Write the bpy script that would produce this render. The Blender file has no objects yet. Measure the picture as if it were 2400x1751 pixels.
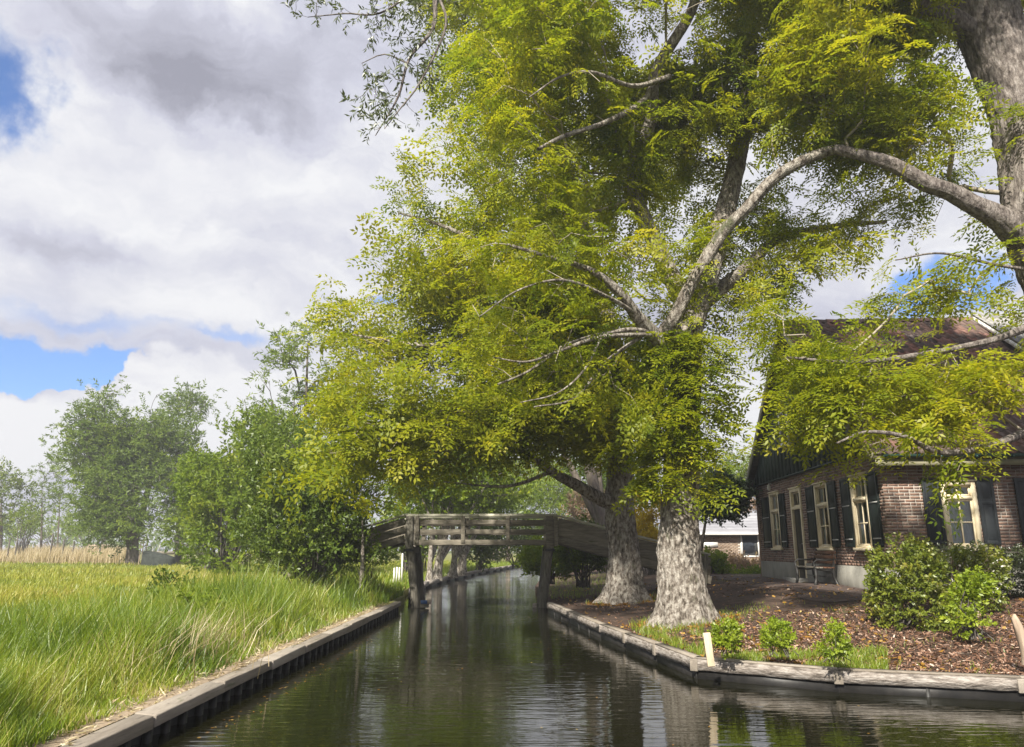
import bpy, bmesh, math, random
import numpy as np
from math import radians, cos, sin, pi, atan2, sqrt
from mathutils import Vector, Matrix

scn = bpy.context.scene
COL = scn.collection
# ------------------------------------------------------------------ camera
F = 1750.0                                   # focal length in pixels of a 2400 px wide frame
PITCH = math.atan((1287 - 875.5) / F)
EYE = 1.6
cam = bpy.data.objects.new('camera', bpy.data.cameras.new('camera'))
COL.objects.link(cam)
cam.data.sensor_width = 36
cam.data.lens = 36 * F / 2400
cam.data.clip_start = 0.1
cam.data.clip_end = 3000
cam.location = (0, 0, EYE)
cam.rotation_euler = (pi / 2 + PITCH, 0, 0)
scn.camera = cam
scn.render.resolution_x, scn.render.resolution_y = 1024, 747


def ray(x, y):
    a = (x - 1200) / F
    b = (875.5 - y) / F
    return np.array([a, cos(PITCH) - b * sin(PITCH), sin(PITCH) + b * cos(PITCH)])


def at(x, y, Y):
    d = ray(x, y)
    return d * (Y / d[1]) + [0, 0, EYE]


def atz(x, y, z):
    d = ray(x, y)
    return d * ((z - EYE) / d[2]) + [0, 0, EYE]


K = 2400 / 2264.0


def q(x, y, Y):
    return at(x * K, y * K, Y)


# ------------------------------------------------------------------ sky, sun, exposure
SUN_EL = radians(41)
SUN_AZ = radians(202)      # compass style: 0 = +Y, clockwise; the sun stands behind and to the right
EXPOSURE = 1.14
world = bpy.data.worlds.new('World')
scn.world = world
world.use_nodes = True
wt = world.node_tree
wt.nodes.clear()


def wn(kind, **kw):
    n = wt.nodes.new(kind)
    for k, v in kw.items():
        setattr(n, k, v)
    return n


def wl(a, b):
    wt.links.new(a, b)


def wmath(op, a, b=None, c=None, clamp=False):
    n = wn('ShaderNodeMath', operation=op, use_clamp=clamp)
    for i, v in enumerate((a, b, c)):
        if v is None:
            continue
        if isinstance(v, (int, float)):
            n.inputs[i].default_value = v
        else:
            wl(v, n.inputs[i])
    return n.outputs[0]


def build_sky():
    out = wn('ShaderNodeOutputWorld')
    bg = wn('ShaderNodeBackground')
    bg.inputs['Strength'].default_value = 0.1
    wl(bg.outputs[0], out.inputs[0])
    sky = wn('ShaderNodeTexSky', sky_type='NISHITA', sun_disc=False)
    sky.sun_elevation = SUN_EL
    sky.sun_rotation = SUN_AZ
    sky.air_density = 1.0
    sky.dust_density = 0.3
    sky.ozone_density = 3.0
    tc = wn('ShaderNodeTexCoord')
    sep = wn('ShaderNodeSeparateXYZ')
    wl(tc.outputs['Generated'], sep.inputs[0])
    X, Y, Z = sep.outputs
    az = wmath('ARCTAN2', X, Y)
    el = wmath('ARCSINE', Z)
    # a cloud deck seen in perspective
    den = wmath('ADD', wmath('MAXIMUM', Z, 0.0), 0.16)
    px = wmath('DIVIDE', X, den)
    py = wmath('DIVIDE', Y, den)
    cv = wn('ShaderNodeCombineXYZ')
    wl(px, cv.inputs[0]); wl(py, cv.inputs[1])

    def noise(vec, scale, detail, rough=0.55, dist=0.0, off=0.0):
        n = wn('ShaderNodeTexNoise', noise_dimensions='4D')
        wl(vec, n.inputs['Vector'])
        n.inputs['W'].default_value = off
        n.inputs['Scale'].default_value = scale
        n.inputs['Detail'].default_value = detail
        n.inputs['Roughness'].default_value = rough
        n.inputs['Distortion'].default_value = dist
        return n.outputs['Fac']
    n1 = noise(cv.outputs[0], 0.9, 8, 0.52, 0.3, 3.1)
    n2 = noise(cv.outputs[0], 0.55, 7, 0.5, 0.2, 7.7)
    n3 = noise(cv.outputs[0], 2.2, 8, 0.6, 0.0, 1.3)
    # azimuth / elevation plane, ruffled, for the banks of cloud that stand at their own bearings
    w2 = wn('ShaderNodeCombineXYZ')
    wl(az, w2.inputs[0]); wl(el, w2.inputs[1])
    dn = wn('ShaderNodeTexNoise')
    wl(w2.outputs[0], dn.inputs['Vector'])
    dn.inputs['Scale'].default_value = 9
    dn.inputs['Detail'].default_value = 8
    dn.inputs['Roughness'].default_value = 0.58
    sub = wn('ShaderNodeVectorMath', operation='SUBTRACT')
    wl(dn.outputs['Color'], sub.inputs[0]); sub.inputs[1].default_value = (.5, .5, .5)
    sca = wn('ShaderNodeVectorMath', operation='MULTIPLY')
    wl(sub.outputs[0], sca.inputs[0]); sca.inputs[1].default_value = (.26, .13, 0)
    wv = wn('ShaderNodeVectorMath', operation='ADD')
    wl(w2.outputs[0], wv.inputs[0]); wl(sca.outputs[0], wv.inputs[1])

    def blob(x, y, rx, ry, soft=1.0):
        d = ray(x * K, y * K); d = d / np.linalg.norm(d)
        a, e = atan2(d[0], d[1]), math.asin(d[2])
        s = wn('ShaderNodeVectorMath', operation='SUBTRACT')
        wl(wv.outputs[0], s.inputs[0]); s.inputs[1].default_value = (a, e, 0)
        m = wn('ShaderNodeVectorMath', operation='MULTIPLY')
        wl(s.outputs[0], m.inputs[0]); m.inputs[1].default_value = (F / (rx * K), F / (ry * K), 0)
        l = wn('ShaderNodeVectorMath', operation='LENGTH')
        wl(m.outputs[0], l.inputs[0])
        r = wn('ShaderNodeMapRange', interpolation_type='SMOOTHSTEP')
        wl(l.outputs['Value'], r.inputs['Value'])
        r.inputs['From Min'].default_value = max(0, 1 - soft)
        r.inputs['From Max'].default_value = 1
        r.inputs['To Min'].default_value = 1
        r.inputs['To Max'].default_value = 0
        return r.outputs[0]

    def total(lst):
        o = None
        for w, b in lst:
            t = wmath('MULTIPLY', b, w)
            o = t if o is None else wmath('ADD', o, t)
        return o
    holes = total([(1.0, blob(-25, 195, 190, 150, .9)), (1.4, blob(210, 808, 520, 66, .75)), (.22, blob(150, 690, 330, 26, .9)), (.4, blob(500, 720, 160, 24, .9)),
                   (1.0, blob(2080, 650, 200, 85, .9)), (.7, blob(-420, 520, 260, 130, .7)), (.5, blob(850, 640, 90, 30, .9))])
    cum = total([(1.0, blob(190, 955, 250, 95, .22)), (1.0, blob(470, 880, 210, 110, .2)), (1, blob(-120, 960, 260, 120, .25)),
                 (.9, blob(700, 900, 260, 110, .3)), (1, blob(2300, 760, 330, 110, .25)), (1, blob(1500, 960, 500, 180, .4)), (1, blob(1100, 950, 400, 140, .4))])
    grey = total([(1.0, blob(330, 110, 420, 190, .9)), (.8, blob(480, 230, 300, 90, .9)), (.55, blob(690, 60, 220, 260, .95)),
                  (.45, blob(560, 470, 260, 90, .9)), (.4, blob(150, 520, 260, 60, .9)), (.5, blob(600, 610, 300, 60, .9)), (.4, blob(760, 450, 110, 60, .9))])
    cover = wmath('ADD', wmath('MULTIPLY', wmath('SUBTRACT', n1, .5), 1.5), 0.98)
    cover = wmath('SUBTRACT', cover, wmath('MULTIPLY', holes, 1.35))
    cover = wmath('ADD', cover, wmath('MULTIPLY', wmath('SUBTRACT', n3, .5), .5))
    cover = wmath('ADD', cover, wmath('MULTIPLY', cum, 2.2))
    mr = wn('ShaderNodeMapRange', interpolation_type='SMOOTHSTEP')
    wl(cover, mr.inputs['Value'])
    mr.inputs['From Min'].default_value = -.05
    mr.inputs['From Max'].default_value = .95
    mask = mr.outputs[0]
    bright = wmath('ADD', .78, wmath('MULTIPLY', wmath('SUBTRACT', n2, .5), 1.3))
    bright = wmath('ADD', bright, wmath('MULTIPLY', wmath('SUBTRACT', n3, .5), .75))
    stv = wn('ShaderNodeVectorMath', operation='MULTIPLY')
    wl(wv.outputs[0], stv.inputs[0]); stv.inputs[1].default_value = (1, 3.2, 1)
    n4 = noise(stv.outputs[0], 3.4, 7, .6, .4, 5.5)
    bright = wmath('ADD', bright, wmath('MULTIPLY', wmath('SUBTRACT', n4, .56), 1.45))
    bright = wmath('SUBTRACT', bright, wmath('MULTIPLY', grey, .42))
    bright = wmath('ADD', bright, wmath('MULTIPLY', cum, .22))
    ramp = wn('ShaderNodeValToRGB')
    wl(bright, ramp.inputs[0])
    e = ramp.color_ramp.elements
    e[0].position = .15; e[0].color = (.36, .365, .44, 1)
    e[1].position = 1.05; e[1].color = (.93, .935, .96, 1)
    m = e.new(.62); m.color = (.66, .67, .78, 1)
    up = wn('ShaderNodeVectorMath', operation='SCALE')
    wl(ramp.outputs[0], up.inputs[0]); up.inputs['Scale'].default_value = 4.5
    blue = wn('ShaderNodeVectorMath', operation='MULTIPLY')
    wl(sky.outputs[0], blue.inputs[0]); blue.inputs[1].default_value = (.56, .68, .88)
    mix = wn('ShaderNodeMix', data_type='RGBA')
    wl(mask, mix.inputs['Factor'])
    wl(blue.outputs[0], mix.inputs[6]); wl(up.outputs[0], mix.inputs[7])
    wl(mix.outputs[2], bg.inputs['Color'])


build_sky()
sun = bpy.data.objects.new('sun', bpy.data.lights.new('sun', 'SUN'))
COL.objects.link(sun)
sun.data.energy = 4.7
sun.data.angle = radians(1.6)
sun.data.color = (1, .94, .83)
sd = Vector((sin(SUN_AZ) * cos(SUN_EL), cos(SUN_AZ) * cos(SUN_EL), sin(SUN_EL)))
sun.rotation_euler = sd.to_track_quat('Z', 'Y').to_euler()
sun.location = sd * 60
scn.view_settings.view_transform = 'Standard'
scn.view_settings.look = 'None'
scn.view_settings.gamma = 1
scn.view_settings.exposure = EXPOSURE
scn.view_settings.use_curve_mapping = False
scn.render.engine = 'CYCLES'
scn.cycles.max_bounces = 12
scn.cycles.diffuse_bounces = 8
scn.cycles.glossy_bounces = 4
scn.cycles.transparent_max_bounces = 8
scn.cycles.use_denoising = True
scn.cycles.caustics_reflective = False
scn.cycles.caustics_refractive = False


HAZE = 0.0015


# ------------------------------------------------------------------ noise and mesh helpers
def hash3(i, j, k, s=0):
    n = (i * 374761393 + j * 668265263 + k * 2147483647 + s * 974711) & 0x7fffffff
    n = ((n ^ (n >> 13)) * 1274126177) & 0x7fffffff
    n = n ^ (n >> 16)
    return (n & 0xffff) / 65535.0


def vnoise(P, scale=1.0, s=0):
    P = np.asarray(P, dtype=float) * scale
    i = np.floor(P).astype(np.int64)
    f = P - i
    f = f * f * (3 - 2 * f)
    r = 0
    for a in (0, 1):
        for b in (0, 1):
            for c in (0, 1):
                w = (f[..., 0] if a else 1 - f[..., 0]) * (f[..., 1] if b else 1 - f[..., 1]) * (f[..., 2] if c else 1 - f[..., 2])
                r = r + w * hash3(i[..., 0] + a, i[..., 1] + b, i[..., 2] + c, s)
    return r


def mesh_np(name, V, Q, mat, tint=None, smooth=False):
    """V (n,3), Q (m,3|4) -> mesh"""
    V = np.ascontiguousarray(V, dtype=np.float32)
    Q = np.ascontiguousarray(Q, dtype=np.int32)
    me = bpy.data.meshes.new(name)
    k = Q.shape[1]
    me.vertices.add(len(V)); me.vertices.foreach_set('co', V.ravel())
    me.loops.add(Q.size); me.loops.foreach_set('vertex_index', Q.ravel())
    me.polygons.add(len(Q))
    me.polygons.foreach_set('loop_start', np.arange(0, Q.size, k, dtype=np.int32))
    me.polygons.foreach_set('loop_total', np.full(len(Q), k, dtype=np.int32))
    if smooth:
        me.polygons.foreach_set('use_smooth', np.ones(len(Q), dtype=bool))
    if tint is not None:
        a = me.attributes.new('tint', 'FLOAT', 'POINT')
        a.data.foreach_set('value', np.ascontiguousarray(tint, dtype=np.float32))
    me.materials.append(mat)
    me.update(calc_edges=True)
    return me


def link(name, me, parent=None, loc=(0, 0, 0), rot=(0, 0, 0)):
    o = bpy.data.objects.new(name, me)
    COL.objects.link(o)
    o.parent = parent
    o.location = loc
    o.rotation_euler = rot
    return o


def tag(o, label, cat, group=None):
    o['label'] = label
    o['category'] = cat
    if group:
        o['group'] = group
    return o


def empty(name, loc, label, cat, group=None, rz=0.0):
    o = link(name, None, None, loc, (0, 0, rz))
    o.empty_display_size = 0.2
    return tag(o, label, cat, group)


BOXF = np.array([[0, 3, 2, 1], [4, 5, 6, 7], [0, 1, 5, 4], [1, 2, 6, 5], [2, 3, 7, 6], [3, 0, 4, 7]])


class MB:
    """collects quads"""
    def __init__(s):
        s.v = []; s.f = []; s.n = 0; s.t = []

    def raw(s, V, Fq, t=0.5):
        V = np.asarray(V, float); Fq = np.asarray(Fq)
        s.v.append(V); s.f.append(Fq + s.n); s.n += len(V); s.t.append(np.full(len(V), t))
        return s

    def box(s, lo, hi, t=0.5, jit=0.0, rng=None):
        x0, y0, z0 = lo; x1, y1, z1 = hi
        V = np.array([[x0, y0, z0], [x1, y0, z0], [x1, y1, z0], [x0, y1, z0], [x0, y0, z1], [x1, y0, z1], [x1, y1, z1], [x0, y1, z1]], float)
        if jit:
            V += (rng.random(V.shape) - .5) * jit
        return s.raw(V, BOXF, t)

    def beam(s, a, b, w, h, up=(0, 0, 1), t=0.5):
        """box with its axis a-b, width w (sideways) and height h (along up)"""
        a = np.asarray(a, float); b = np.asarray(b, float)
        d = (b - a) / np.linalg.norm(b - a)
        u = np.asarray(up, float); sd_ = np.cross(d, u); sd_ /= np.linalg.norm(sd_); u = np.cross(sd_, d)
        V = []
        for p in (a, b):
            for sx, sz in ((-1, -1), (1, -1), (1, 1), (-1, 1)):
                V.append(p + sd_ * sx * w / 2 + u * sz * h / 2)
        return s.raw(V, np.array([[0, 1, 2, 3], [7, 6, 5, 4], [0, 4, 5, 1], [1, 5, 6, 2], [2, 6, 7, 3], [3, 7, 4, 0]]), t)

    def tube(s, pts, rad, k=8, t=0.5, cap=True):
        pts = np.asarray(pts, float); rad = np.broadcast_to(np.asarray(rad, float), (len(pts),))
        V, Qd = tube_arr(pts, rad, k)
        s.raw(V, Qd, t)
        if cap:
            for ring, r in ((0, 1), (len(pts) - 1, -1)):
                idx = np.arange(k) + ring * k
                base = s.n - len(V)
                for j in range(1, k - 1, 2):
                    a, b, c = idx[0], idx[j], idx[j + 1]
                    d_ = idx[j + 2] if j + 2 < k else idx[j + 1]
                    if d_ == c:
                        continue
                    s.f.append(np.array([[a, b, c, d_]]) + base)
        return s

    def mesh(s, name, mat, smooth=False):
        return mesh_np(name, np.concatenate(s.v), np.concatenate(s.f), mat, np.concatenate(s.t), smooth)

    def build(s, name, mat, parent=None, loc=(0, 0, 0), smooth=False, bevel=0):
        o = link(name, s.mesh(name, mat, smooth), parent, loc)
        if bevel:
            m = o.modifiers.new('bevel', 'BEVEL'); m.width = bevel; m.segments = 2; m.limit_method = 'ANGLE'
        return o


def tube_arr(pts, rad, k):
    n = len(pts)
    T = np.gradient(pts, axis=0)
    T /= np.linalg.norm(T, axis=1, keepdims=True) + 1e-9
    ref = np.array([0, 0, 1.0]) if abs(T[0, 2]) < .9 else np.array([1.0, 0, 0])
    N = np.zeros_like(pts)
    u = np.cross(T[0], ref); u /= np.linalg.norm(u)
    for i in range(n):
        u = u - T[i] * (u @ T[i]); u /= np.linalg.norm(u) + 1e-9
        N[i] = u
    B = np.cross(T, N)
    a = np.linspace(0, 2 * pi, k, endpoint=False)
    V = pts[:, None, :] + rad[:, None, None] * (np.cos(a)[None, :, None] * N[:, None, :] + np.sin(a)[None, :, None] * B[:, None, :])
    i = np.arange(n - 1)[:, None] * k; j = np.arange(k)[None, :]
    Qd = np.stack([i + j, i + (j + 1) % k, i + k + (j + 1) % k, i + k + j], -1).reshape(-1, 4)
    return V.reshape(-1, 3), Qd


# ------------------------------------------------------------------ materials
def new_mat(name):
    m = bpy.data.materials.new(name)
    m.use_nodes = True
    nt = m.node_tree
    nt.nodes.clear()
    out = nt.nodes.new('ShaderNodeOutputMaterial')
    return m, nt, out


def tint_value(nt, use_random=True):
    a = nt.nodes.new('ShaderNodeAttribute'); a.attribute_name = 'tint'
    o = nt.nodes.new('ShaderNodeObjectInfo')
    s = nt.nodes.new('ShaderNodeMath'); s.operation = 'ADD'
    nt.links.new(a.outputs['Fac'], s.inputs[0]); nt.links.new(o.outputs['Random'], s.inputs[1])
    f = nt.nodes.new('ShaderNodeMath'); f.operation = 'FRACT'
    nt.links.new(s.outputs[0], f.inputs[0])
    return f.outputs[0] if use_random else a.outputs['Fac']


def ramp(nt, src, stops):
    r = nt.nodes.new('ShaderNodeValToRGB')
    nt.links.new(src, r.inputs[0])
    e = r.color_ramp.elements
    e[0].position, e[0].color = stops[0][0], (*stops[0][1], 1)
    e[1].position, e[1].color = stops[-1][0], (*stops[-1][1], 1)
    for p, c in stops[1:-1]:
        x = e.new(p); x.color = (*c, 1)
    return r.outputs[0]


def nnoise(nt, scale, vec=(1, 1, 1), detail=6, rough=.6, coord='Object', dist=0):
    tc = nt.nodes.new('ShaderNodeTexCoord')
    mp = nt.nodes.new('ShaderNodeMapping')
    mp.inputs['Scale'].default_value = vec
    nt.links.new(tc.outputs[coord], mp.inputs[0])
    n = nt.nodes.new('ShaderNodeTexNoise')
    n.inputs['Scale'].default_value = scale
    n.inputs['Detail'].default_value = detail
    n.inputs['Roughness'].default_value = rough
    n.inputs['Distortion'].default_value = dist
    nt.links.new(mp.outputs[0], n.inputs['Vector'])
    return n.outputs['Fac']


def nmix(nt, fac, a, b, mode='MIX'):
    n = nt.nodes.new('ShaderNodeMix'); n.data_type = 'RGBA'; n.blend_type = mode
    if isinstance(fac, float):
        n.inputs[0].default_value = fac
    else:
        nt.links.new(fac, n.inputs[0])
    for i, v in ((6, a), (7, b)):
        if isinstance(v, tuple):
            n.inputs[i].default_value = (*v, 1)
        else:
            nt.links.new(v, n.inputs[i])
    return n.outputs[2]


def solid(name, stops, scale=4, vec=(1, 1, 1), rough=.7, bump=.3, bscale=None, bdist=.01, spots=None, tints=None, tint_amt=.5, spec=.3, coord='Object', metal=0.0, detail=6):
    """noise coloured surface: stops ramp over noise, optional per-piece tint ramp and spot colour (scale, threshold, colour)"""
    m, nt, out = new_mat(name)
    p = nt.nodes.new('ShaderNodeBsdfPrincipled')
    nt.links.new(p.outputs[0], out.inputs[0])
    n = nnoise(nt, scale, vec, detail, .65, coord)
    c = ramp(nt, n, stops)
    if tints:
        c = nmix(nt, tint_amt, c, ramp(nt, tint_value(nt), tints))
    if spots:
        for sc_, th, col in spots:
            k = nnoise(nt, sc_, vec, 5, .6, coord)
            mr = nt.nodes.new('ShaderNodeMapRange'); mr.interpolation_type = 'SMOOTHSTEP'
            nt.links.new(k, mr.inputs[0]); mr.inputs[1].default_value = th; mr.inputs[2].default_value = th + .12
            c = nmix(nt, mr.outputs[0], c, col)
    nt.links.new(c, p.inputs['Base Color'])
    p.inputs['Roughness'].default_value = rough
    p.inputs['Specular IOR Level'].default_value = spec
    p.inputs['Metallic'].default_value = metal
    if bump:
        b = nt.nodes.new('ShaderNodeBump'); b.inputs['Strength'].default_value = bump; b.inputs['Distance'].default_value = bdist
        nb = nnoise(nt, bscale or scale * 2, vec, 6, .65, coord)
        nt.links.new(nb, b.inputs['Height']); nt.links.new(b.outputs[0], p.inputs['Normal'])
    return m


def leaf_mat(name, stops, trans=.4, gloss=.05, tmul=(1.3, 1.3, .7), use_random=False):
    m, nt, out = new_mat(name)
    c = ramp(nt, tint_value(nt, use_random), stops)
    d = nt.nodes.new('ShaderNodeBsdfDiffuse'); nt.links.new(c, d.inputs[0])
    t = nt.nodes.new('ShaderNodeBsdfTranslucent')
    tm = nmix(nt, 1.0, c, tmul, 'MULTIPLY'); nt.links.new(tm, t.inputs[0])
    x = nt.nodes.new('ShaderNodeMixShader'); x.inputs[0].default_value = trans
    nt.links.new(d.outputs[0], x.inputs[1]); nt.links.new(t.outputs[0], x.inputs[2])
    g = nt.nodes.new('ShaderNodeBsdfGlossy'); g.inputs['Roughness'].default_value = .45
    y = nt.nodes.new('ShaderNodeMixShader'); y.inputs[0].default_value = gloss
    nt.links.new(x.outputs[0], y.inputs[1]); nt.links.new(g.outputs[0], y.inputs[2])
    nt.links.new(y.outputs[0], out.inputs[0])
    return m


M = {}
M['leaf_ash'] = leaf_mat('ash_leaf', [(0, (.10, .15, .013)), (.3, (.215, .26, .015)), (.7, (.335, .345, .017)), (1, (.45, .40, .022))], .55, .015)
M['leaf_ash_far'] = leaf_mat('ash_leaf_cool', [(0, (.065, .10, .012)), (.5, (.135, .165, .014)), (1, (.22, .22, .016))], .42, .04)
M['leaf_grey'] = leaf_mat('grey_green_leaf', [(0, (.055, .075, .03)), (1, (.12, .15, .055))], .35, .08)
M['leaf_willow'] = leaf_mat('willow_leaf', [(0, (.075, .125, .022)), (.6, (.15, .215, .036)), (1, (.27, .32, .05))], .45, .015)
M['leaf_bush'] = leaf_mat('bright_bush_leaf', [(0, (.075, .13, .012)), (.6, (.165, .23, .018)), (1, (.28, .31, .025))], .42, .02)
M['leaf_dark'] = leaf_mat('dark_bush_leaf', [(0, (.035, .065, .010)), (.6, (.10, .15, .018)), (1, (.19, .23, .025))], .32, .03)
M['leaf_hedge'] = leaf_mat('hedge_leaf', [(0, (.020, .032, .008)), (.7, (.050, .070, .012)), (1, (.11, .115, .02))], .25, .10)
M['leaf_shrub'] = leaf_mat('glossy_shrub_leaf', [(0, (.07, .115, .012)), (.6, (.17, .205, .020)), (.93, (.28, .26, .03)), (1, (.45, .43, .30))], .3, .05)
M['leaf_lime'] = leaf_mat('lime_leaf', [(0, (.13, .21, .012)), (1, (.34, .40, .03))], .4, .03)
M['leaf_yellow'] = leaf_mat('yellow_leaf', [(0, (.42, .33, .01)), (1, (.72, .56, .015))], .4, .03)
M['leaf_pink'] = leaf_mat('pink_bloom', [(0, (.14, .12, .04)), (.5, (.30, .20, .14)), (1, (.42, .32, .24))], .3, .03)
M['leaf_round'] = leaf_mat('round_tree_leaf', [(0, (.018, .045, .010)), (1, (.055, .11, .020))], .25, .08)
M['flower'] = leaf_mat('white_bloom', [(0, (.75, .72, .62)), (1, (.85, .84, .8))], .2, .03)
M['grass'] = leaf_mat('grass_blade', [(0, (.07, .13, .009)), (.45, (.185, .265, .014)), (.82, (.29, .33, .03)), (1, (.48, .42, .17))], .4, .05)
M['meadow'] = leaf_mat('meadow_blade', [(0, (.16, .215, .022)), (.5, (.29, .315, .04)), (.9, (.41, .37, .09)), (1, (.5, .42, .19))], .4, .03)
M['reed'] = leaf_mat('dry_reed', [(0, (.33, .26, .15)), (.7, (.50, .41, .27)), (1, (.60, .53, .38))], .3, .02)
M['bark'] = solid('pale_bark', [(.36, (.075, .060, .045)), (.47, (.25, .215, .18)), (.62, (.52, .48, .42))], 9, (1.6, 1.6, .75), .9, 1.0, 15, .12,
                  spots=[(1.8, .60, (.13, .135, .075)), (7, .66, (.42, .42, .37))])
M['bark_dark'] = solid('brown_bark', [(.3, (.05, .04, .032)), (.7, (.20, .17, .14))], 7, (1.5, 1.5, .35), .9, .9, 12, .03, spots=[(2.2, .6, (.10, .11, .05))])
M['bark_right'] = solid('grey_brown_bark', [(.36, (.075, .06, .052)), (.5, (.21, .18, .16)), (.66, (.37, .33, .30))], 9, (1.6, 1.6, .5), .9, 1.0, 14, .10, spots=[(1.6, .62, (.16, .15, .10))])
M['twig'] = solid('grey_twig', [(.3, (.20, .17, .13)), (.7, (.44, .39, .31))], 6, rough=.9, bump=.3)
M['twig_dark'] = solid('dark_twig', [(.3, (.05, .045, .04)), (.7, (.13, .115, .10))], 6, rough=.9, bump=.3)
M['deadwood'] = solid('bleached_wood', [(.3, (.28, .20, .14)), (.7, (.48, .39, .30))], 9, (1, 1, .2), .85, .6)
M['oldwood'] = solid('weathered_bridge_wood', [(.3, (.08, .07, .055)), (.55, (.23, .205, .16)), (.8, (.40, .36, .29))], 3.2, (1, 6, 9), .85, .6, 8, .012,
                     spots=[(1.7, .60, (.075, .085, .035))], tints=[(0, (.09, .08, .066)), (1, (.30, .265, .21))], tint_amt=.4)
M['railwood'] = solid('silvered_handrail', [(.3, (.34, .33, .25)), (.7, (.60, .575, .47))], 4, (1, 6, 8), .8, .4, spots=[(2.4, .6, (.24, .26, .12))])
M['postwood'] = solid('weathered_post_wood', [(.3, (.065, .06, .048)), (.55, (.18, .165, .135)), (.8, (.31, .285, .24))], 4, (6, 6, .8), .88, .7, 9, .014, spots=[(1.6, .64, (.085, .10, .04))])
M['edgewood'] = solid('grey_edge_beam', [(.3, (.15, .125, .10)), (.55, (.27, .235, .19)), (.8, (.40, .355, .30))], 2.6, (6, 1, 9), .85, .55, 8, .012,
                      spots=[(1.4, .60, (.12, .12, .07)), (4.5, .62, (.10, .085, .07))], tints=[(0, (.15, .125, .10)), (1, (.38, .34, .29))], tint_amt=.45)
M['edgepale'] = solid('peeling_pale_plank', [(.36, (.075, .062, .05)), (.48, (.26, .225, .195)), (.62, (.44, .405, .365))], 5.5, (1.3, 1.3, 6), .85, 1.0, 9, .03,
                      spots=[(2.2, .64, (.17, .155, .11))], tints=[(0, (.24, .205, .18)), (1, (.42, .38, .34))], tint_amt=.2)
M['pile'] = solid('wet_black_pile', [(.3, (.012, .012, .012)), (.7, (.055, .054, .052))], 3, (2, 2, 1), .4, .4, 8, .01, spots=[(2.5, .66, (.05, .052, .04))])
M['mortar'] = solid('mortar', [(.3, (.30, .27, .235)), (.7, (.44, .405, .36))], 6, rough=.95, bump=.3)
BR = [(0, (.085, .062, .052)), (.3, (.165, .105, .080)), (.6, (.235, .145, .105)), (.85, (.31, .20, .15)), (1, (.21, .175, .15))]
M['brick'] = solid('worn_red_brick', [(.3, (.11, .07, .055)), (.7, (.27, .17, .13))], 9, rough=.92, bump=.5, bscale=26, bdist=.006, tints=BR, tint_amt=.72, spots=[(7, .66, (.33, .29, .26))])
TL = [(0, (.07, .055, .05)), (.35, (.13, .09, .076)), (.68, (.19, .11, .085)), (.9, (.29, .125, .092)), (1, (.19, .165, .15))]
M['tile'] = solid('clay_pantile', [(.3, (.08, .060, .052)), (.7, (.19, .13, .11))], 5, rough=.85, bump=.35, bscale=18, bdist=.008, tints=TL, tint_amt=.68, spots=[(5, .64, (.19, .19, .12))])
M['grey_tile'] = solid('grey_roof_tile', [(.3, (.17, .165, .16)), (.7, (.34, .33, .315))], 5, rough=.85, bump=.3, tints=[(0, (.15, .15, .145)), (1, (.36, .35, .33))], tint_amt=.5)
M['render'] = solid('grey_render_plinth', [(.3, (.17, .165, .145)), (.7, (.29, .28, .245))], 2.2, (1, 1, .5), .9, .25, 14, spots=[(1.1, .60, (.125, .125, .10))])
M['cream'] = solid('cream_paint', [(.3, (.62, .53, .36)), (.7, (.74, .65, .47))], 5, rough=.55, bump=.12)
M['white'] = solid('white_paint', [(.3, (.68, .67, .63)), (.7, (.8, .79, .76))], 5, rough=.55, bump=.1)
M['shutter'] = solid('black_green_shutter', [(.3, (.006, .011, .009)), (.7, (.013, .020, .018))], 4, rough=.5, bump=.1, spec=.25)
M['shutter_blue'] = solid('slate_shutter', [(.3, (.012, .015, .017)), (.7, (.022, .026, .029))], 4, rough=.5, bump=.1, spec=.3)
M['door'] = solid('black_door', [(.3, (.010, .011, .011)), (.7, (.02, .021, .02))], 4, rough=.35, bump=.1)
M['clad'] = solid('dark_green_boards', [(.3, (.006, .022, .016)), (.7, (.014, .038, .028))], 3, (1, 6, 1), .5, .25, tints=[(0, (.008, .022, .016)), (1, (.013, .034, .025))], tint_amt=.4)
M['soffit'] = solid('olive_bargeboard', [(.3, (.20, .19, .12)), (.7, (.30, .28, .19))], 4, rough=.7, bump=.2)
M['green_metal'] = solid('green_gutter', [(.3, (.02, .06, .05)), (.7, (.045, .095, .08))], 5, rough=.4, bump=.1)
M['teal'] = solid('teal_skylight', [(.3, (.10, .36, .34)), (.7, (.22, .5, .47))], 3, rough=.2, bump=.05, spec=.6)
M['iron'] = solid('black_iron', [(.3, (.010, .010, .010)), (.7, (.026, .024, .022))], 8, rough=.45, bump=.2)
M['steel'] = solid('galvanised_strap', [(.3, (.38, .38, .37)), (.7, (.55, .55, .53))], 8, rough=.4, bump=.1, metal=.3)
M['benchwood'] = solid('bench_slat', [(.3, (.05, .024, .014)), (.7, (.14, .066, .034))], 5, (1, 8, 8), .5, .3)
M['curtain'] = solid('sheer_curtain', [(.3, (.68, .69, .69)), (.7, (.82, .83, .83))], 7, rough=.9, bump=.2)
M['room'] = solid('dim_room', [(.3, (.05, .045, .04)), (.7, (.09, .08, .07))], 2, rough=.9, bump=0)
M['stone'] = solid('grey_step', [(.3, (.16, .155, .14)), (.7, (.28, .27, .25))], 6, rough=.9, bump=.3)
M['slate'] = solid('far_slate_roof', [(.3, (.20, .20, .22)), (.7, (.36, .36, .39))], 2, (1, 1, 4), .7, .3, tints=[(0, (.17, .17, .19)), (1, (.38, .38, .40))], tint_amt=.5)
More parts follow.
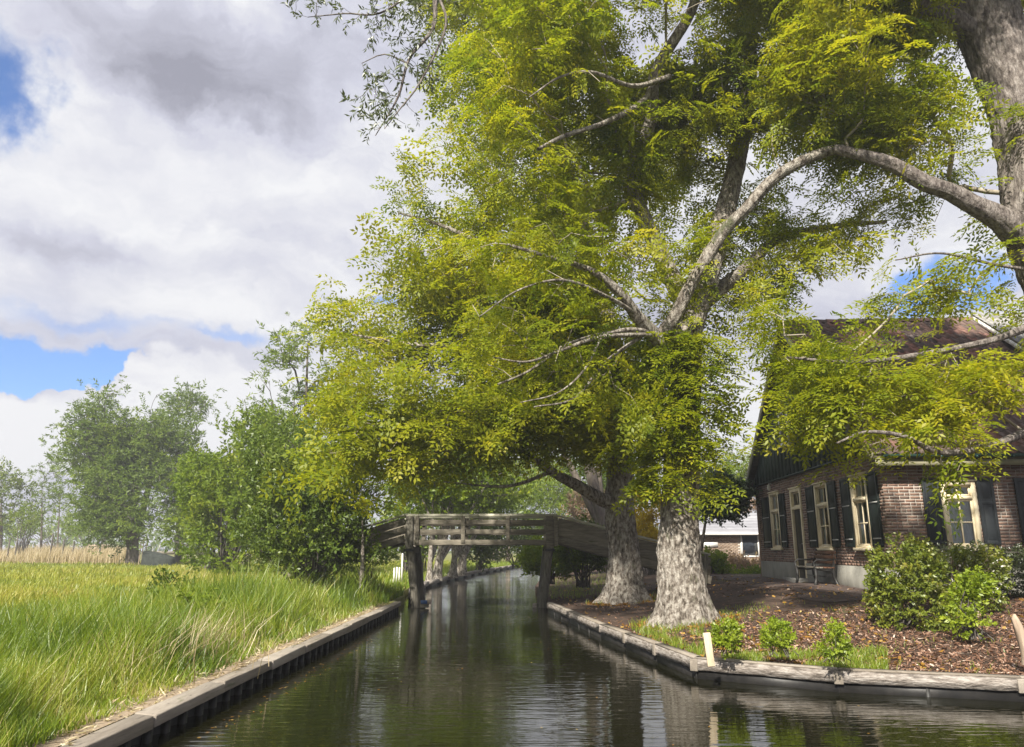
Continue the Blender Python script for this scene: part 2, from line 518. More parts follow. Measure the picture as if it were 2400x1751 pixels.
M['palebrick'] = solid('far_pale_brick', [(.3, (.26, .19, .14)), (.7, (.40, .31, .23))], 9, rough=.9, bump=.3, tints=[(0, (.24, .16, .11)), (1, (.44, .35, .27))], tint_amt=.6)
M['darkpane'] = solid('dark_pane', [(.3, (.012, .016, .022)), (.7, (.03, .036, .046))], 3, rough=.08, bump=0, spec=.6)
M['tarp'] = solid('grey_boat_hull', [(.3, (.014, .018, .016)), (.7, (.05, .058, .05))], 4, rough=.9, bump=.3)
M['blue'] = solid('blue_paint', [(.3, (.06, .12, .30)), (.7, (.12, .20, .42))], 6, rough=.6, bump=.1)
M['palepink'] = solid('faded_pink_paint', [(.3, (.42, .32, .27)), (.7, (.58, .47, .40))], 6, rough=.6, bump=.1)
M['stake'] = solid('fresh_stake_wood', [(.3, (.48, .38, .25)), (.7, (.68, .57, .41))], 8, (4, 4, 1), .8, .3)


def glass_mat():
    m, nt, out = new_mat('window_glass')
    t = nt.nodes.new('ShaderNodeBsdfTransparent'); t.inputs[0].default_value = (.82, .86, .86, 1)
    g = nt.nodes.new('ShaderNodeBsdfGlossy'); g.inputs['Roughness'].default_value = .02
    b = nt.nodes.new('ShaderNodeBump'); b.inputs['Strength'].default_value = .15; b.inputs['Distance'].default_value = .01
    nt.links.new(nnoise(nt, 2.5, detail=2), b.inputs['Height']); nt.links.new(b.outputs[0], g.inputs['Normal'])
    f = nt.nodes.new('ShaderNodeFresnel'); f.inputs['IOR'].default_value = 1.7
    x = nt.nodes.new('ShaderNodeMixShader')
    nt.links.new(f.outputs[0], x.inputs[0]); nt.links.new(t.outputs[0], x.inputs[1]); nt.links.new(g.outputs[0], x.inputs[2])
    nt.links.new(x.outputs[0], out.inputs[0])
    return m


M['glass'] = glass_mat()


def water_mat():
    m, nt, out = new_mat('peat_water')
    p = nt.nodes.new('ShaderNodeBsdfPrincipled')
    nt.links.new(p.outputs[0], out.inputs[0])
    p.inputs['Base Color'].default_value = (.0075, .0075, .0025, 1)
    p.inputs['Roughness'].default_value = .025
    p.inputs['IOR'].default_value = 1.42
    p.inputs['Specular IOR Level'].default_value = .5
    a = nnoise(nt, 4.0, (.55, 2.3, 1), 2, .5, 'Object', .4)
    b_ = nnoise(nt, 9, (.55, 2.2, 1), 2, .5, 'Object', .2)
    c = nnoise(nt, .35, (1, 1, 1), 2, .5)
    s = nt.nodes.new('ShaderNodeMath'); s.operation = 'MULTIPLY_ADD'
    nt.links.new(b_, s.inputs[0]); s.inputs[1].default_value = .22; nt.links.new(a, s.inputs[2])
    mr = nt.nodes.new('ShaderNodeMapRange'); nt.links.new(c, mr.inputs[0])
    mr.inputs[1].default_value = .38; mr.inputs[2].default_value = .66; mr.inputs[3].default_value = .3; mr.inputs[4].default_value = 1.0
    b = nt.nodes.new('ShaderNodeBump'); b.inputs['Distance'].default_value = .0075
    nt.links.new(mr.outputs[0], b.inputs['Strength'])
    nt.links.new(s.outputs[0], b.inputs['Height']); nt.links.new(b.outputs[0], p.inputs['Normal'])
    return m


M['water'] = water_mat()
M['soil_l'] = solid('meadow_soil', [(.3, (.10, .12, .025)), (.6, (.20, .19, .05)), (.8, (.26, .22, .09))], 1.3, rough=.95, bump=.5, bscale=12, bdist=.03, spots=[(.5, .58, (.15, .18, .03))])
M['sand'] = solid('dry_sand_strip', [(.3, (.20, .15, .10)), (.7, (.42, .33, .235))], 6, rough=.95, bump=.6, bscale=30, bdist=.02, spots=[(3, .6, (.13, .10, .06))])
M['soil_r'] = solid('leaf_mould_soil', [(.3, (.030, .020, .014)), (.55, (.075, .048, .034)), (.8, (.15, .098, .07))], 5, rough=.95, bump=.8, bscale=26, bdist=.03,
                    spots=[(.55, .60, (.085, .085, .025)), (9, .66, (.21, .14, .09))])
M['path'] = solid('brown_clinker_path', [(.3, (.042, .029, .024)), (.7, (.092, .066, .055))], 6, rough=.9, bump=.4, bscale=18, bdist=.015, tints=[(0, (.05, .035, .03)), (1, (.09, .064, .054))], tint_amt=.3)
M['chip'] = leaf_mat('bark_chip', [(0, (.050, .026, .015)), (.45, (.17, .09, .058)), (.8, (.34, .21, .145)), (1, (.58, .46, .37))], .05, .02)
M['fallen'] = leaf_mat('fallen_leaf', [(0, (.17, .075, .018)), (.6, (.36, .20, .035)), (1, (.5, .38, .14))], .25, .03)

# ------------------------------------------------------------------ ground, water
LB = np.array([[-30, -3.1], [2, -3.06], [5.5, -3.04], [20, -2.94], [23.5, -3.0], [26, -3.4], [32, -3.7], [42, -3.1], [52, -2.1], [71, .8], [85, 6], [100, 18], [118, 60], [124, 300], [900, 900]])
RB = np.array([[-30, 60], [3.2, 30], [6.6, 14], [8.0, 8.4], [8.6, 5.5], [9.15, 3.75], [10.1, 2.32], [14.5, 1.62], [20.3, .92], [24, .8], [30, .8], [38, 1.3], [52, 3.2], [71, 6.6], [80, 13], [95, 40], [108, 120], [115, 320]])


def lbx(y): return np.interp(y, LB[:, 0], LB[:, 1])
def rbx(y): return np.interp(y, RB[:, 0], RB[:, 1])
def sm(x, a, b):
    t = np.clip((np.asarray(x, float) - a) / (b - a), 0, 1); return t * t * (3 - 2 * t)


BANK = 0.24


def lz(x, y):
    d = lbx(y) - x
    P = np.stack([x, y, np.zeros_like(x)], -1)
    return BANK - .03 + .10 * sm(d, .5, 3) + .12 * sm(d, .8, 5) * (vnoise(P, .45, 3) - .5)


def rdist(x, y):
    x = np.asarray(x, float); y = np.asarray(y, float)
    best = np.full(np.broadcast(x, y).shape, 1e9)
    for i in range(len(RB) - 1):
        ay, ax = RB[i]; by, bx = RB[i + 1]
        dx, dy = bx - ax, by - ay
        t = np.clip(((x - ax) * dx + (y - ay) * dy) / (dx * dx + dy * dy), 0, 1)
        best = np.minimum(best, np.hypot(x - ax - t * dx, y - ay - t * dy))
    return best


def rz_(x, y):
    P = np.stack([x, y, np.zeros_like(x)], -1)
    # garden rises gently from the planks to the house
    d = rdist(x, y)
    return BANK - .04 + .48 * sm(d, .2, 6.5) + .10 * sm(d, .3, 2) * (vnoise(P, .9, 5) - .5)


def side_sheet(name, sgn, line, hfun, mat, ys, offs):
    ys = np.asarray(ys, float)
    x0 = np.interp(ys, line[:, 0], line[:, 1])
    X = x0[:, None] + sgn * offs[None, :]
    Yg = np.repeat(ys[:, None], len(offs), 1)
    Z = hfun(X, Yg)
    V = np.stack([X, Yg, Z], -1)
    n, m = X.shape
    # drop skirt at the waterside
    skirt = V[:, :1].copy(); skirt[..., 2] = -.9
    V = np.concatenate([skirt, V], 1); m += 1
    i = np.arange(n - 1)[:, None] * m; j = np.arange(m - 1)[None]
    Qd = np.stack([i + j, i + j + 1, i + m + j + 1, i + m + j], -1).reshape(-1, 4)
    if sgn < 0:
        Qd = Qd[:, ::-1]
    o = link(name, mesh_np(name, V.reshape(-1, 3), Qd, mat, None, True))
    o['kind'] = 'structure'
    return o


offs = np.concatenate([np.array([0.24]), np.arange(.3, 6, .3), np.arange(6, 20, 1.0), np.array([24, 30, 40, 60, 90, 140, 220, 400, 700])])
ysl = np.concatenate([np.arange(-30, 2, 4), np.arange(2, 40, .5), np.arange(40, 120, 3), [124, 160, 240, 400, 900]])
side_sheet('meadow_ground', -1, LB, lz, M['soil_l'], ysl, offs)
offr = np.concatenate([np.array([0.10]), np.arange(.3, 12, .3), np.arange(12, 30, 1.0), np.array([40, 60, 90, 140, 220, 400, 700])])
ysr = np.concatenate([[-30, 3, 4, 5], np.arange(5.5, 36, .35), np.arange(36, 115, 3), [115]])
side_sheet('garden_ground', 1, RB, rz_, M['soil_r'], ysr, offr)
wv_ = MB().raw([[-40, -40, 0], [330, -40, 0], [330, 130, 0], [-40, 130, 0]], [[0, 1, 2, 3]])
o = wv_.build('water', M['water']); o['kind'] = 'structure'
bed = MB().raw([[-40, -40, -.9], [330, -40, -.9], [330, 130, -.9], [-40, 130, -.9]], [[0, 1, 2, 3]])
o = bed.build('canal_bed', M['pile']); o['kind'] = 'structure'
# bare sandy strip behind the left beam
ysx = np.arange(3, 19.6, .3)
st = MB()
rs = np.random.default_rng(5)
x0 = lbx(ysx) - .22; wd = .24 + .14 * vnoise(np.stack([ysx, ysx * 0, ysx * 0], -1), .8, 2) + .10 * rs.random(len(ysx))
Vs = []
for i in range(len(ysx)):
    for f_ in (0, .3, .65, 1):
        x = x0[i] - wd[i] * f_
        Vs.append([x, ysx[i], lz(np.array([x]), np.array([ysx[i]]))[0] + .012 + .02 * sin(f_ * pi)])
Vs = np.array(Vs); a = np.arange(len(ysx) - 1)[:, None] * 4; b = np.arange(3)[None]
st.raw(Vs, np.stack([a + b, a + 4 + b, a + 4 + b + 1, a + b + 1], -1).reshape(-1, 4))
o = st.build('sandy_strip', M['sand'], smooth=True); o['kind'] = 'structure'


def polyline_sample(line, y0, y1, step):
    """points along line (y, x) by arc length"""
    ys = np.linspace(y0, y1, 2000)
    xs = np.interp(ys, line[:, 0], line[:, 1])
    L = np.concatenate([[0], np.cumsum(np.hypot(np.diff(xs), np.diff(ys)))])
    t = np.arange(0, L[-1], step)
    return np.stack([np.interp(t, L, xs), np.interp(t, L, ys)], -1)


# ------------------------------------------------------------------ left bank edging
rng = np.random.default_rng(11)
edge = empty('canal_edging', (-2.6, 12, 0), 'grey timber edge beam on black sheet piles along the grassy meadow bank', 'edging')


def rel(o_):
    return np.array(o_.location)


def edging_left(root, y0, y1, seg, pstep):
    L0 = rel(root)
    pts = polyline_sample(LB, y0, y1, seg)
    for i in range(len(pts) - 1):
        a, b = pts[i], pts[i + 1]
        dz = rng.uniform(-.006, .006)
        mb = MB()
        gap = (b - a) / np.linalg.norm(b - a) * .006
        mb.beam((*(a + gap) - [.09, 0], BANK - .055 + dz), (*(b - gap) - [.09, 0], BANK - .055 + dz + rng.uniform(-.006, .006)), .19, .11)
        mb.v[0] += rng.uniform(-.012, .012, mb.v[0].shape)
        mb.v[0] -= L0
        mb.build('beam', M['edgewood'], root, bevel=.012)
    pp = polyline_sample(LB, y0, y1, pstep)
    n = len(pp) - 1
    for i in range(n):
        a, b = pp[i], pp[i + 1]
        d = (b - a) / np.linalg.norm(b - a); nr = np.array([d[1], -d[0]])
        # a panel, dished between its posts
        V = []
        for t in (0, .25, .5, .75, 1):
            off = -.10 - .06 * sin(pi * t)
            p = a + (b - a) * t + nr * off
            V += [[p[0], p[1], -.6], [p[0], p[1], BANK - .10]]
        V = np.array(V) - L0
        MB().raw(V, [[2 * k, 2 * k + 2, 2 * k + 3, 2 * k + 1] for k in range(4)]).build('pile_panel', M['pile'], root, smooth=True)
        c = a + nr * (-.075)
        m = MB().beam(np.array([c[0], c[1], -.6]) - L0, np.array([c[0] + rng.uniform(-.01, .01), c[1], BANK - .115]) - L0, .06, .07, up=(0, 1, 0))
        m.build('pile_post', M['iron'], root)


edging_left(edge, 2.2, 21.2, 1.55, .36)

# far bank edging beyond the bridge
edge2 = empty('canal_edging', (-3, 40, 0), 'thin pale far edging of the left bank curving away beyond the bridge', 'edging')
fp = polyline_sample(LB, 24, 84, 3.0)
for i in range(len(fp) - 1):
    m = MB().beam((*fp[i], BANK - .06), (*fp[i + 1], BANK - .06), .25, .16); m.v[0] -= rel(edge2)
    m.build('beam', M['edgepale'], edge2)
    m = MB().beam((fp[i][0] - .06, fp[i][1], .05), (fp[i + 1][0] - .06, fp[i + 1][1], .05), .1, .3); m.v[0] -= rel(edge2)
    m.build('pile_panel', M['pile'], edge2)

# ------------------------------------------------------------------ right bank edging (pale peeling planks)
edge3 = empty('canal_edging', (2.2, 9.5, 0), 'peeling pale plank edging round the corner of the garden bank', 'edging')
corner = [(.92, 20.3), (1.27, 17.4), (1.62, 14.5), (1.86, 13.0), (2.09, 11.55), (2.32, 10.1), (3.75, 9.15), (5.5, 8.6), (6.95, 8.3), (8.4, 8.0), (11.2, 7.3), (14, 6.6)]
for i in range(len(corner) - 1):
    a = np.array(corner[i]); b = np.array(corner[i + 1]); d = (b - a) / np.linalg.norm(b - a); nl = np.array([d[1], -d[0]])
    if nl[1] > 0 and i >= 5: nl = -nl
    if i < 5 and nl[0] > 0: nl = -nl
    face = M['edgepale'] if i >= 3 else M['edgepale']
    L0 = rel(edge3)
    # two boards one above the other, plus a thin cap
    for z0, z1, off in (((BANK - .132, BANK - .005, .012),) if i < 8 else ((BANK - .065, BANK - .005, .012), (BANK - .132, BANK - .069, .004))):
        n_ = 9
        t = np.linspace(.004, .996, n_)
        V = []
        for k in t:
            p = a + (b - a) * k
            w = rng.uniform(-.004, .004, 4)
            for (oo, zz), ww in zip(((off, z0), (off, z1), (off - .06, z1), (off - .06, z0)), w):
                V.append([p[0] + nl[0] * oo + ww, p[1] + nl[1] * oo + ww, zz + rng.uniform(-.004, .004)])
        V = np.array(V) - L0
        Qd = []
        for k in range(n_ - 1):
            for s_ in range(4):
                s2 = (s_ + 1) % 4
                Qd.append([4 * k + s_, 4 * k + s2, 4 * k + 4 + s2, 4 * k + 4 + s_])
        Qd += [[0, 1, 2, 3], [4 * n_ - 1, 4 * n_ - 2, 4 * n_ - 3, 4 * n_ - 4]]
        MB().raw(V, Qd, rng.random()).build('plank', face, edge3)
    m = MB().beam((*(a - nl * .07), BANK + .006), (*(b - nl * .07), BANK + .006), .13, .02, t=rng.random()); m.v[0] -= L0
    m.build('cap_board', M['edgewood'], edge3)
    m = MB().beam((*(a - nl * .05), .02), (*(b - nl * .05), .02), .06, .3 * 2 - .32); m.v[0] -= L0
    m.build('pile_panel', M['iron'], edge3)
    # post at each joint and dark stakes under the planks
    m = MB().beam((*(a + nl * .008 - d * .05), BANK - .075), (*(a + nl * .008 + d * .05), BANK - .075), .04, .145, t=rng.random()); m.v[0] -= L0
    if i >= 3:
        m.build('joint_board', M['edgewood'], edge3, bevel=.006)
    nn = int(np.linalg.norm(b - a) / .9)
    for k in range(1, nn):
        p = a + (b - a) * k / nn - nl * .03
        m = MB().beam(np.array([*p, -.5]) - L0, np.array([*p, BANK - .15]) - L0, .05, .03, up=(0, 1, 0))
        m.build('pile_post', M['pile'], edge3)

# ------------------------------------------------------------------ bridge
BY0, BY1 = 21.9, 23.4
bridge = empty('footbridge', (-.9, 22.6, 0), 'weathered dark timber footbridge with railings arching over the canal', 'bridge')
BL = rel(bridge)
XL, XR = -2.93, 1.07
DZ, RZ = 1.78, 2.56
rng = np.random.default_rng(21)


def bpart(name, mb, mat, bevel=.008, smooth=False):
    mb.v = [v - BL for v in mb.v]
    mb.t = [np.full(len(v), rng.random()) for v in mb.v]
    return mb.build(name, mat, bridge, bevel=bevel, smooth=smooth)


def ring_post(a, b, r, k=10, wob=.06):
    n = 9
    t = np.linspace(0, 1, n)[:, None]
    pts = np.array(a) * (1 - t) + np.array(b) * t
    pts += (rng.random(pts.shape) - .5) * .02
    return MB().tube(pts, r * (1 + (rng.random(n) - .5) * wob), k)


SL = (RZ - 1.79) / 2.97
for y in (BY0, BY1):
    fr = -1 if y == BY0 else 1
    yo = y + fr * .0
    # battered round piles standing in the water
    bpart('pile', ring_post((XL + .30, yo + .02, -.7), (XL + .02, yo, DZ - .12), .125), M['postwood'], 0, True)
    bpart('pile', ring_post((XR - .30, yo + .02, -.7), (XR + .0, yo, DZ - .12), .125), M['postwood'], 0, True)
    # squared posts above
    bpart('post', MB().box((XL - .12, yo - .10, DZ - .16), (XL + .10, yo + .10, RZ - .03)), M['postwood'], .02)
    bpart('post', MB().box((XR - .10, yo - .10, DZ - .20), (XR + .12, yo + .10, RZ - .03)), M['oldwood'], .02)
    yb = yo + fr * .07
    bpart('rail_post', MB().box((XL + .17, yb - .04, DZ - .03), (XL + .27, yb + .04, RZ - .04)), M['oldwood'])
    bpart('rail_post', MB().box((XR + .14, yb - .05, DZ - .1), (XR + .24, yb + .05, RZ - .05)), M['oldwood'])
    for xp in (-1.40, -.12):
        bpart('rail_post', MB().box((xp - .055, yb - .035, DZ - .02), (xp + .055, yb + .045, RZ - .03)), M['oldwood'])
    # handrails
    bpart('handrail', MB().box((XL - .18, yo - .09, RZ - .045), (-.95, yo + .13, RZ + .025)), M['railwood'], .006)
    bpart('handrail', MB().box((-.944, yo - .09, RZ - .046), (XR + .16, yo + .13, RZ + .027)), M['railwood'], .006)
    yr = yo + fr * .005
    for z0, z1 in ((2.29, 2.42), (2.02, 2.15)):
        bpart('rail', MB().box((XL + .101, yr - .025, z0), (-1.0, yr + .025, z1), jit=.015, rng=rng), M['oldwood'])
        bpart('rail', MB().box((-.994, yr - .025, z0), (XR - .101, yr + .025, z1), jit=.015, rng=rng), M['oldwood'])
    bpart('deck_beam', MB().box((XL + .102, yo - .08, DZ - .07), (XR - .102, yo + .08, DZ + .08)), M['oldwood'])
    # right ramp: three wide boards, handrail
    ang = np.array([1, 0, -SL]); run = 4.3
    p0 = np.array([XR + .26, yo + fr * .03, 0])
    zb = RZ
    for zc, hh in ((-.20, .23), (-.45, .24), (-.70, .22)):
        for s0, s1 in ((0, 2.3), (2.31, run)):
            a = p0 + ang * s0 + [0, 0, zb + zc]; b = p0 + ang * s1 + [0, 0, zb + zc]
            bpart('ramp_board', MB().beam(a, b, .05, hh), M['oldwood'])
    a = p0 + [-.12, 0, zb + .0]; b = p0 + ang * run + [0, 0, zb + .0]
    bpart('handrail', MB().beam(a, b, .2, .06), M['railwood'], .006)
    for s0 in (1.9, 4.1):
        c = p0 + ang * s0
        bpart('rail_post', MB().beam(c + [-.02, fr * .07, zb - .9], c + [.08, fr * .07, zb - .03], .11, .08, up=(0, 1, 0)), M['postwood'])
    # left ramp
    ang = np.array([-1, 0, -.30]); run = 3.4
    p0 = np.array([XL - .14, yo + fr * .03, 0])
    for zc, hh in ((-.18, .2), (-.42, .21), (-.66, .19)):
        for s0, s1 in ((0, 1.9), (1.91, run)):
            a = p0 + ang * s0 + [0, 0, zb + zc]; b = p0 + ang * s1 + [0, 0, zb + zc]
            bpart('ramp_board', MB().beam(a, b, .05, hh), M['oldwood'])
    bpart('handrail', MB().beam(p0 + [.0, 0, zb], p0 + ang * run + [0, 0, zb], .2, .045), M['railwood'], .006)
    # iron collars
    for xc in (XL - .01, XR + .01):
        m = MB().box((xc - .135, yo - .135, DZ - .24), (xc + .135, yo + .135, DZ - .165))
        bpart('collar', m, M['iron'], .01)
# cross beams and deck planks
for xc in (XL + .02, XR):
    bpart('cross_beam', MB().box((xc - .10, BY0 + .14, DZ - .30), (xc + .10, BY1 - .14, DZ - .12)), M['oldwood'])
x = XL - .05
while x < XR + .1:
    w = rng.uniform(.17, .2)
    bpart('deck_plank', MB().box((x, BY0 + .085, DZ + .0), (x + w - .012, BY1 - .085, DZ + .045)), M['oldwood'], 0)
    x += w
for side, s0, sl in ((1, XR + .3, SL), (-1, XL - .2, .30)):
    d = 0
    while d < (4.1 if side > 0 else 3.3):
        w = .19
        a = np.array([s0 + side * (d + w / 2), BY0 + .09, DZ - sl * (d + w / 2)]); b = a.copy(); b[1] = BY1 - .09
        bpart('deck_plank', MB().beam(a, b, w - .012, .045, up=(sl * side, 0, 1)), M['oldwood'], 0)
        d += w
# bumper boards at the feet of the piles
bpart('bumper', MB().box((XL + .37, BY0 - .30, .02), (XL + .62, BY0 - .2, .20)), M['oldwood'])
bpart('bumper_end', MB().box((XL + .40, BY0 - .315, .12), (XL + .58, BY0 - .303, .22)), M['blue'], 0)
bpart('bumper_end', MB().box((XL + .585, BY0 - .315, .12), (XL + .70, BY0 - .303, .24)), M['palepink'], 0)
bpart('marker_board', MB().box((XR - .50, BY0 - .16, -.2), (XR - .38, BY0 - .13, .13)), M['edgepale'], .004)

# ------------------------------------------------------------------ trees
def leaf_quads(base, d, w, ln, wd_, fold):
    """rhombic leaflet"""
    tip = base + d * ln
    mid = base + d * ln * .45
    return [base, mid + w * wd_ / 2 + fold, tip, mid - w * wd_ / 2 + fold]


def pinnate_spray(rng, n_leaf=6, pairs=4, leaf_len=.25, ll=.09, lw=.037, twig=.36, droop=.5):
    V = []
    T = []
    for i in range(n_leaf):
        t = (i + .6) / n_leaf
        side = 1 if i % 2 else -1
        ang = side * (1.0 - .55 * t) * rng.uniform(.8, 1.2)
        if i == n_leaf - 1:
            ang = rng.uniform(-.15, .15)
        p0 = np.array([twig * t, 0, -.08 * t * t])
        d = np.array([cos(ang), sin(ang), rng.uniform(-.15, .35)]); d /= np.linalg.norm(d)
        L = leaf_len * rng.uniform(.75, 1.2)
        tl = rng.uniform(-.25, .25)
        for k in range(pairs):
            s = (k + .7) / pairs
            p = p0 + d * L * s + np.array([0, 0, -droop * L * s * s])
            lat = np.cross([0, 0, 1.0], d); lat /= np.linalg.norm(lat)
            for sg in (1, -1):
                dd = d * .55 + lat * sg * .85 + np.array([0, 0, -.35 * s + rng.uniform(-.25, .2)])
                dd /= np.linalg.norm(dd)
                w = np.cross(dd, [0, 0, 1.0]); w /= np.linalg.norm(w)
                w = w + np.array([0, 0, rng.uniform(-.6, .6)])
                V.append(leaf_quads(p, dd, w, ll * rng.uniform(.8, 1.2), lw * rng.uniform(.85, 1.2), np.array([0, 0, .006])))
                T.append(tl + rng.uniform(-.12, .12))
        p = p0 + d * L + np.array([0, 0, -droop * L])
        dd = d + np.array([0, 0, -.6]); dd /= np.linalg.norm(dd)
        w = np.cross(dd, [0, 0, 1.0]); w /= np.linalg.norm(w)
        V.append(leaf_quads(p, dd, w, ll, lw, np.array([0, 0, .005])))
        T.append(tl)
    return np.array(V), np.array(T)


def simple_spray(rng, n=10, twig=.3, ln=.09, wd_=.04, spread=1.0):
    V = []; T = []
    for i in range(n):
        t = (i + .5) / n
        a = rng.uniform(0, 2 * pi)
        d = np.array([rng.uniform(.2, 1), cos(a) * spread, sin(a) * spread * .8]); d /= np.linalg.norm(d)
        w = np.cross(d, rng.normal(size=3)); w /= np.linalg.norm(w)
        V.append(leaf_quads(np.array([twig * t, 0, 0]), d, w, ln * rng.uniform(.7, 1.25), wd_ * rng.uniform(.8, 1.2), np.cross(d, w) * ln * .08))
        T.append(rng.uniform(-.22, .22))
    return np.array(V), np.array(T)


def scatter(rng, P, D, temps, scale=(.8, 1.25), base_tint=None, tilt=.5):
    """place spray templates at P along D -> V (n,3), Q, tint"""
    Vs = []; Ts = []
    n = len(P)
    D = D / (np.linalg.norm(D, axis=1, keepdims=True) + 1e-9)
    up = np.array([0, 0, 1.0]) + rng.normal(size=(n, 3)) * tilt
    Yx = np.cross(up, D); Yx /= np.linalg.norm(Yx, axis=1, keepdims=True) + 1e-9
    Zx = np.cross(D, Yx)
    R = np.stack([D, Yx, Zx], -1)
    s = rng.uniform(scale[0], scale[1], n)
    which = rng.integers(0, len(temps), n)
    bt = base_tint if base_tint is not None else np.full(n, .5)
    for k, (TV, TT) in enumerate(temps):
        idx = np.where(which == k)[0]
        if len(idx) == 0:
            continue
        W = np.einsum('nij,lvj->nlvi', R[idx] * s[idx][:, None, None], TV) + P[idx][:, None, None, :]
        Vs.append(W.reshape(-1, 3))
        tt = np.clip(bt[idx][:, None] + TT[None, :], 0.0, 1.0)
        Ts.append(np.repeat(tt.reshape(-1), 4))
    V = np.concatenate(Vs); T = np.concatenate(Ts)
    return V, np.arange(len(V)).reshape(-1, 4), T


def sample_lobes(rng, lobes, n, thin=.42, nscale=.55, seed=0, shell=.5):
    """points in ellipsoids (cx,cy,cz,rx,ry,rz), denser towards the skin, carved into clumps by noise"""
    vol = np.array([l[3] * l[4] * l[5] for l in lobes]) ** .8
    out = []
    cnt = rng.multinomial(n * 4, vol / vol.sum())
    for l, c in zip(lobes, cnt):
        u = rng.normal(size=(c, 3)); u /= np.linalg.norm(u, axis=1, keepdims=True)
        r = rng.random(c) ** (1 / 3.0)
        r = np.where(rng.random(c) < shell, .72 + .28 * r, r)
        out.append(np.array(l[:3]) + u * r[:, None] * np.array(l[3:6]))
    P = np.concatenate(out)
    nv = vnoise(P, nscale, seed) * .65 + vnoise(P, nscale * 2.3, seed + 9) * .35
    P = P[nv > np.quantile(nv, thin)]
    rng.shuffle(P)
    return P[:n]


def grow(rng, nodes, parent, A, bf=.25, step=.4, wig=.10, rise=.08):
    """balanced spanning growth from given nodes to attractors A; returns nodes, parent, tip index of every attractor"""
    N = [np.array(p) for p in nodes]; par = list(parent); plen = [0.0]
    for i in range(1, len(N)):
        plen.append(plen[par[i]] + np.linalg.norm(N[i] - N[par[i]]))
    A = np.asarray(A)
    best = np.full(len(A), 1e9); bi = np.zeros(len(A), int)
    NA = np.array(N)
    for s in range(0, len(N)):
        c = np.linalg.norm(A - NA[s], axis=1) + bf * plen[s]
        k = c < best; best[k] = c[k]; bi[k] = s
    done = np.zeros(len(A), bool); tips = np.zeros(len(A), int)
    for _ in range(len(A)):
        b = np.where(done, 1e9, best); i = int(np.argmin(b)); done[i] = True
        s = bi[i]; p0 = N[s]; p1 = A[i]; d = np.linalg.norm(p1 - p0)
        m = max(1, int(math.ceil(d / step)))
        off = rng.normal(size=3) * wig * d; off[2] += rise * d
        prev = s
        for k in range(1, m + 1):
            t = k / m
            p = p0 + (p1 - p0) * t + off * sin(pi * t) * .6
            N.append(p); par.append(prev); plen.append(plen[prev] + d / m)
            j = len(N) - 1
            c = np.linalg.norm(A - p, axis=1) + bf * plen[j]
            kk = (c < best) & ~done
            best[kk] = c[kk]; bi[kk] = j
            prev = j
        tips[i] = prev
    return np.array(N), np.array(par), tips


def branch_mesh(N, par, nfix, r_tip=.006, expo=2.3, rmax=.2, min_keep=0.0):
    n = len(N)
    acc = np.zeros(n)
    ch = [[] for _ in range(n)]
    for i in range(1, n):
        ch[par[i]].append(i)
    for i in range(n - 1, -1, -1):
        if not ch[i]:
            acc[i] = r_tip ** expo
        if i > 0:
            acc[par[i]] += acc[i]
    R = np.minimum(acc ** (1 / expo), rmax)
    Vs, Qs, nn = [], [], 0
    starts = [i for i in range(nfix, n) if par[i] < nfix]
    stack = list(starts)
    while stack:
        i = stack.pop()
        path = [par[i], i]
        while ch[path[-1]]:
            c = ch[path[-1]]
            m = max(c, key=lambda z: R[z])
            for z in c:
                if z != m:
                    stack.append(z)
            path.append(m)
        pts = N[path]; rad = R[path].copy(); rad[0] = rad[1]
        k = 3 if rad[0] < .014 else (5 if rad[0] < .05 else 8)
        V, Qd = tube_arr(pts, rad, k)
        Vs.append(V); Qs.append(Qd + nn); nn += len(V)
    return np.concatenate(Vs), np.concatenate(Qs)


def resample(pts, step):
    pts = np.asarray(pts, float)
    # Catmull-Rom through the points
    P = np.vstack([2 * pts[0] - pts[1], pts, 2 * pts[-1] - pts[-2]])
    out = []
    for i in range(1, len(P) - 2):
        m = max(2, int(np.linalg.norm(P[i + 1] - P[i]) / step))
        for t in np.linspace(0, 1, m, endpoint=False):
            a, b, c, d = P[i - 1], P[i], P[i + 1], P[i + 2]
            out.append(.5 * ((2 * b) + (-a + c) * t + (2 * a - 5 * b + 4 * c - d) * t * t + (-a + 3 * b - 3 * c + d) * t ** 3))
    out.append(pts[-1])
    return np.array(out)


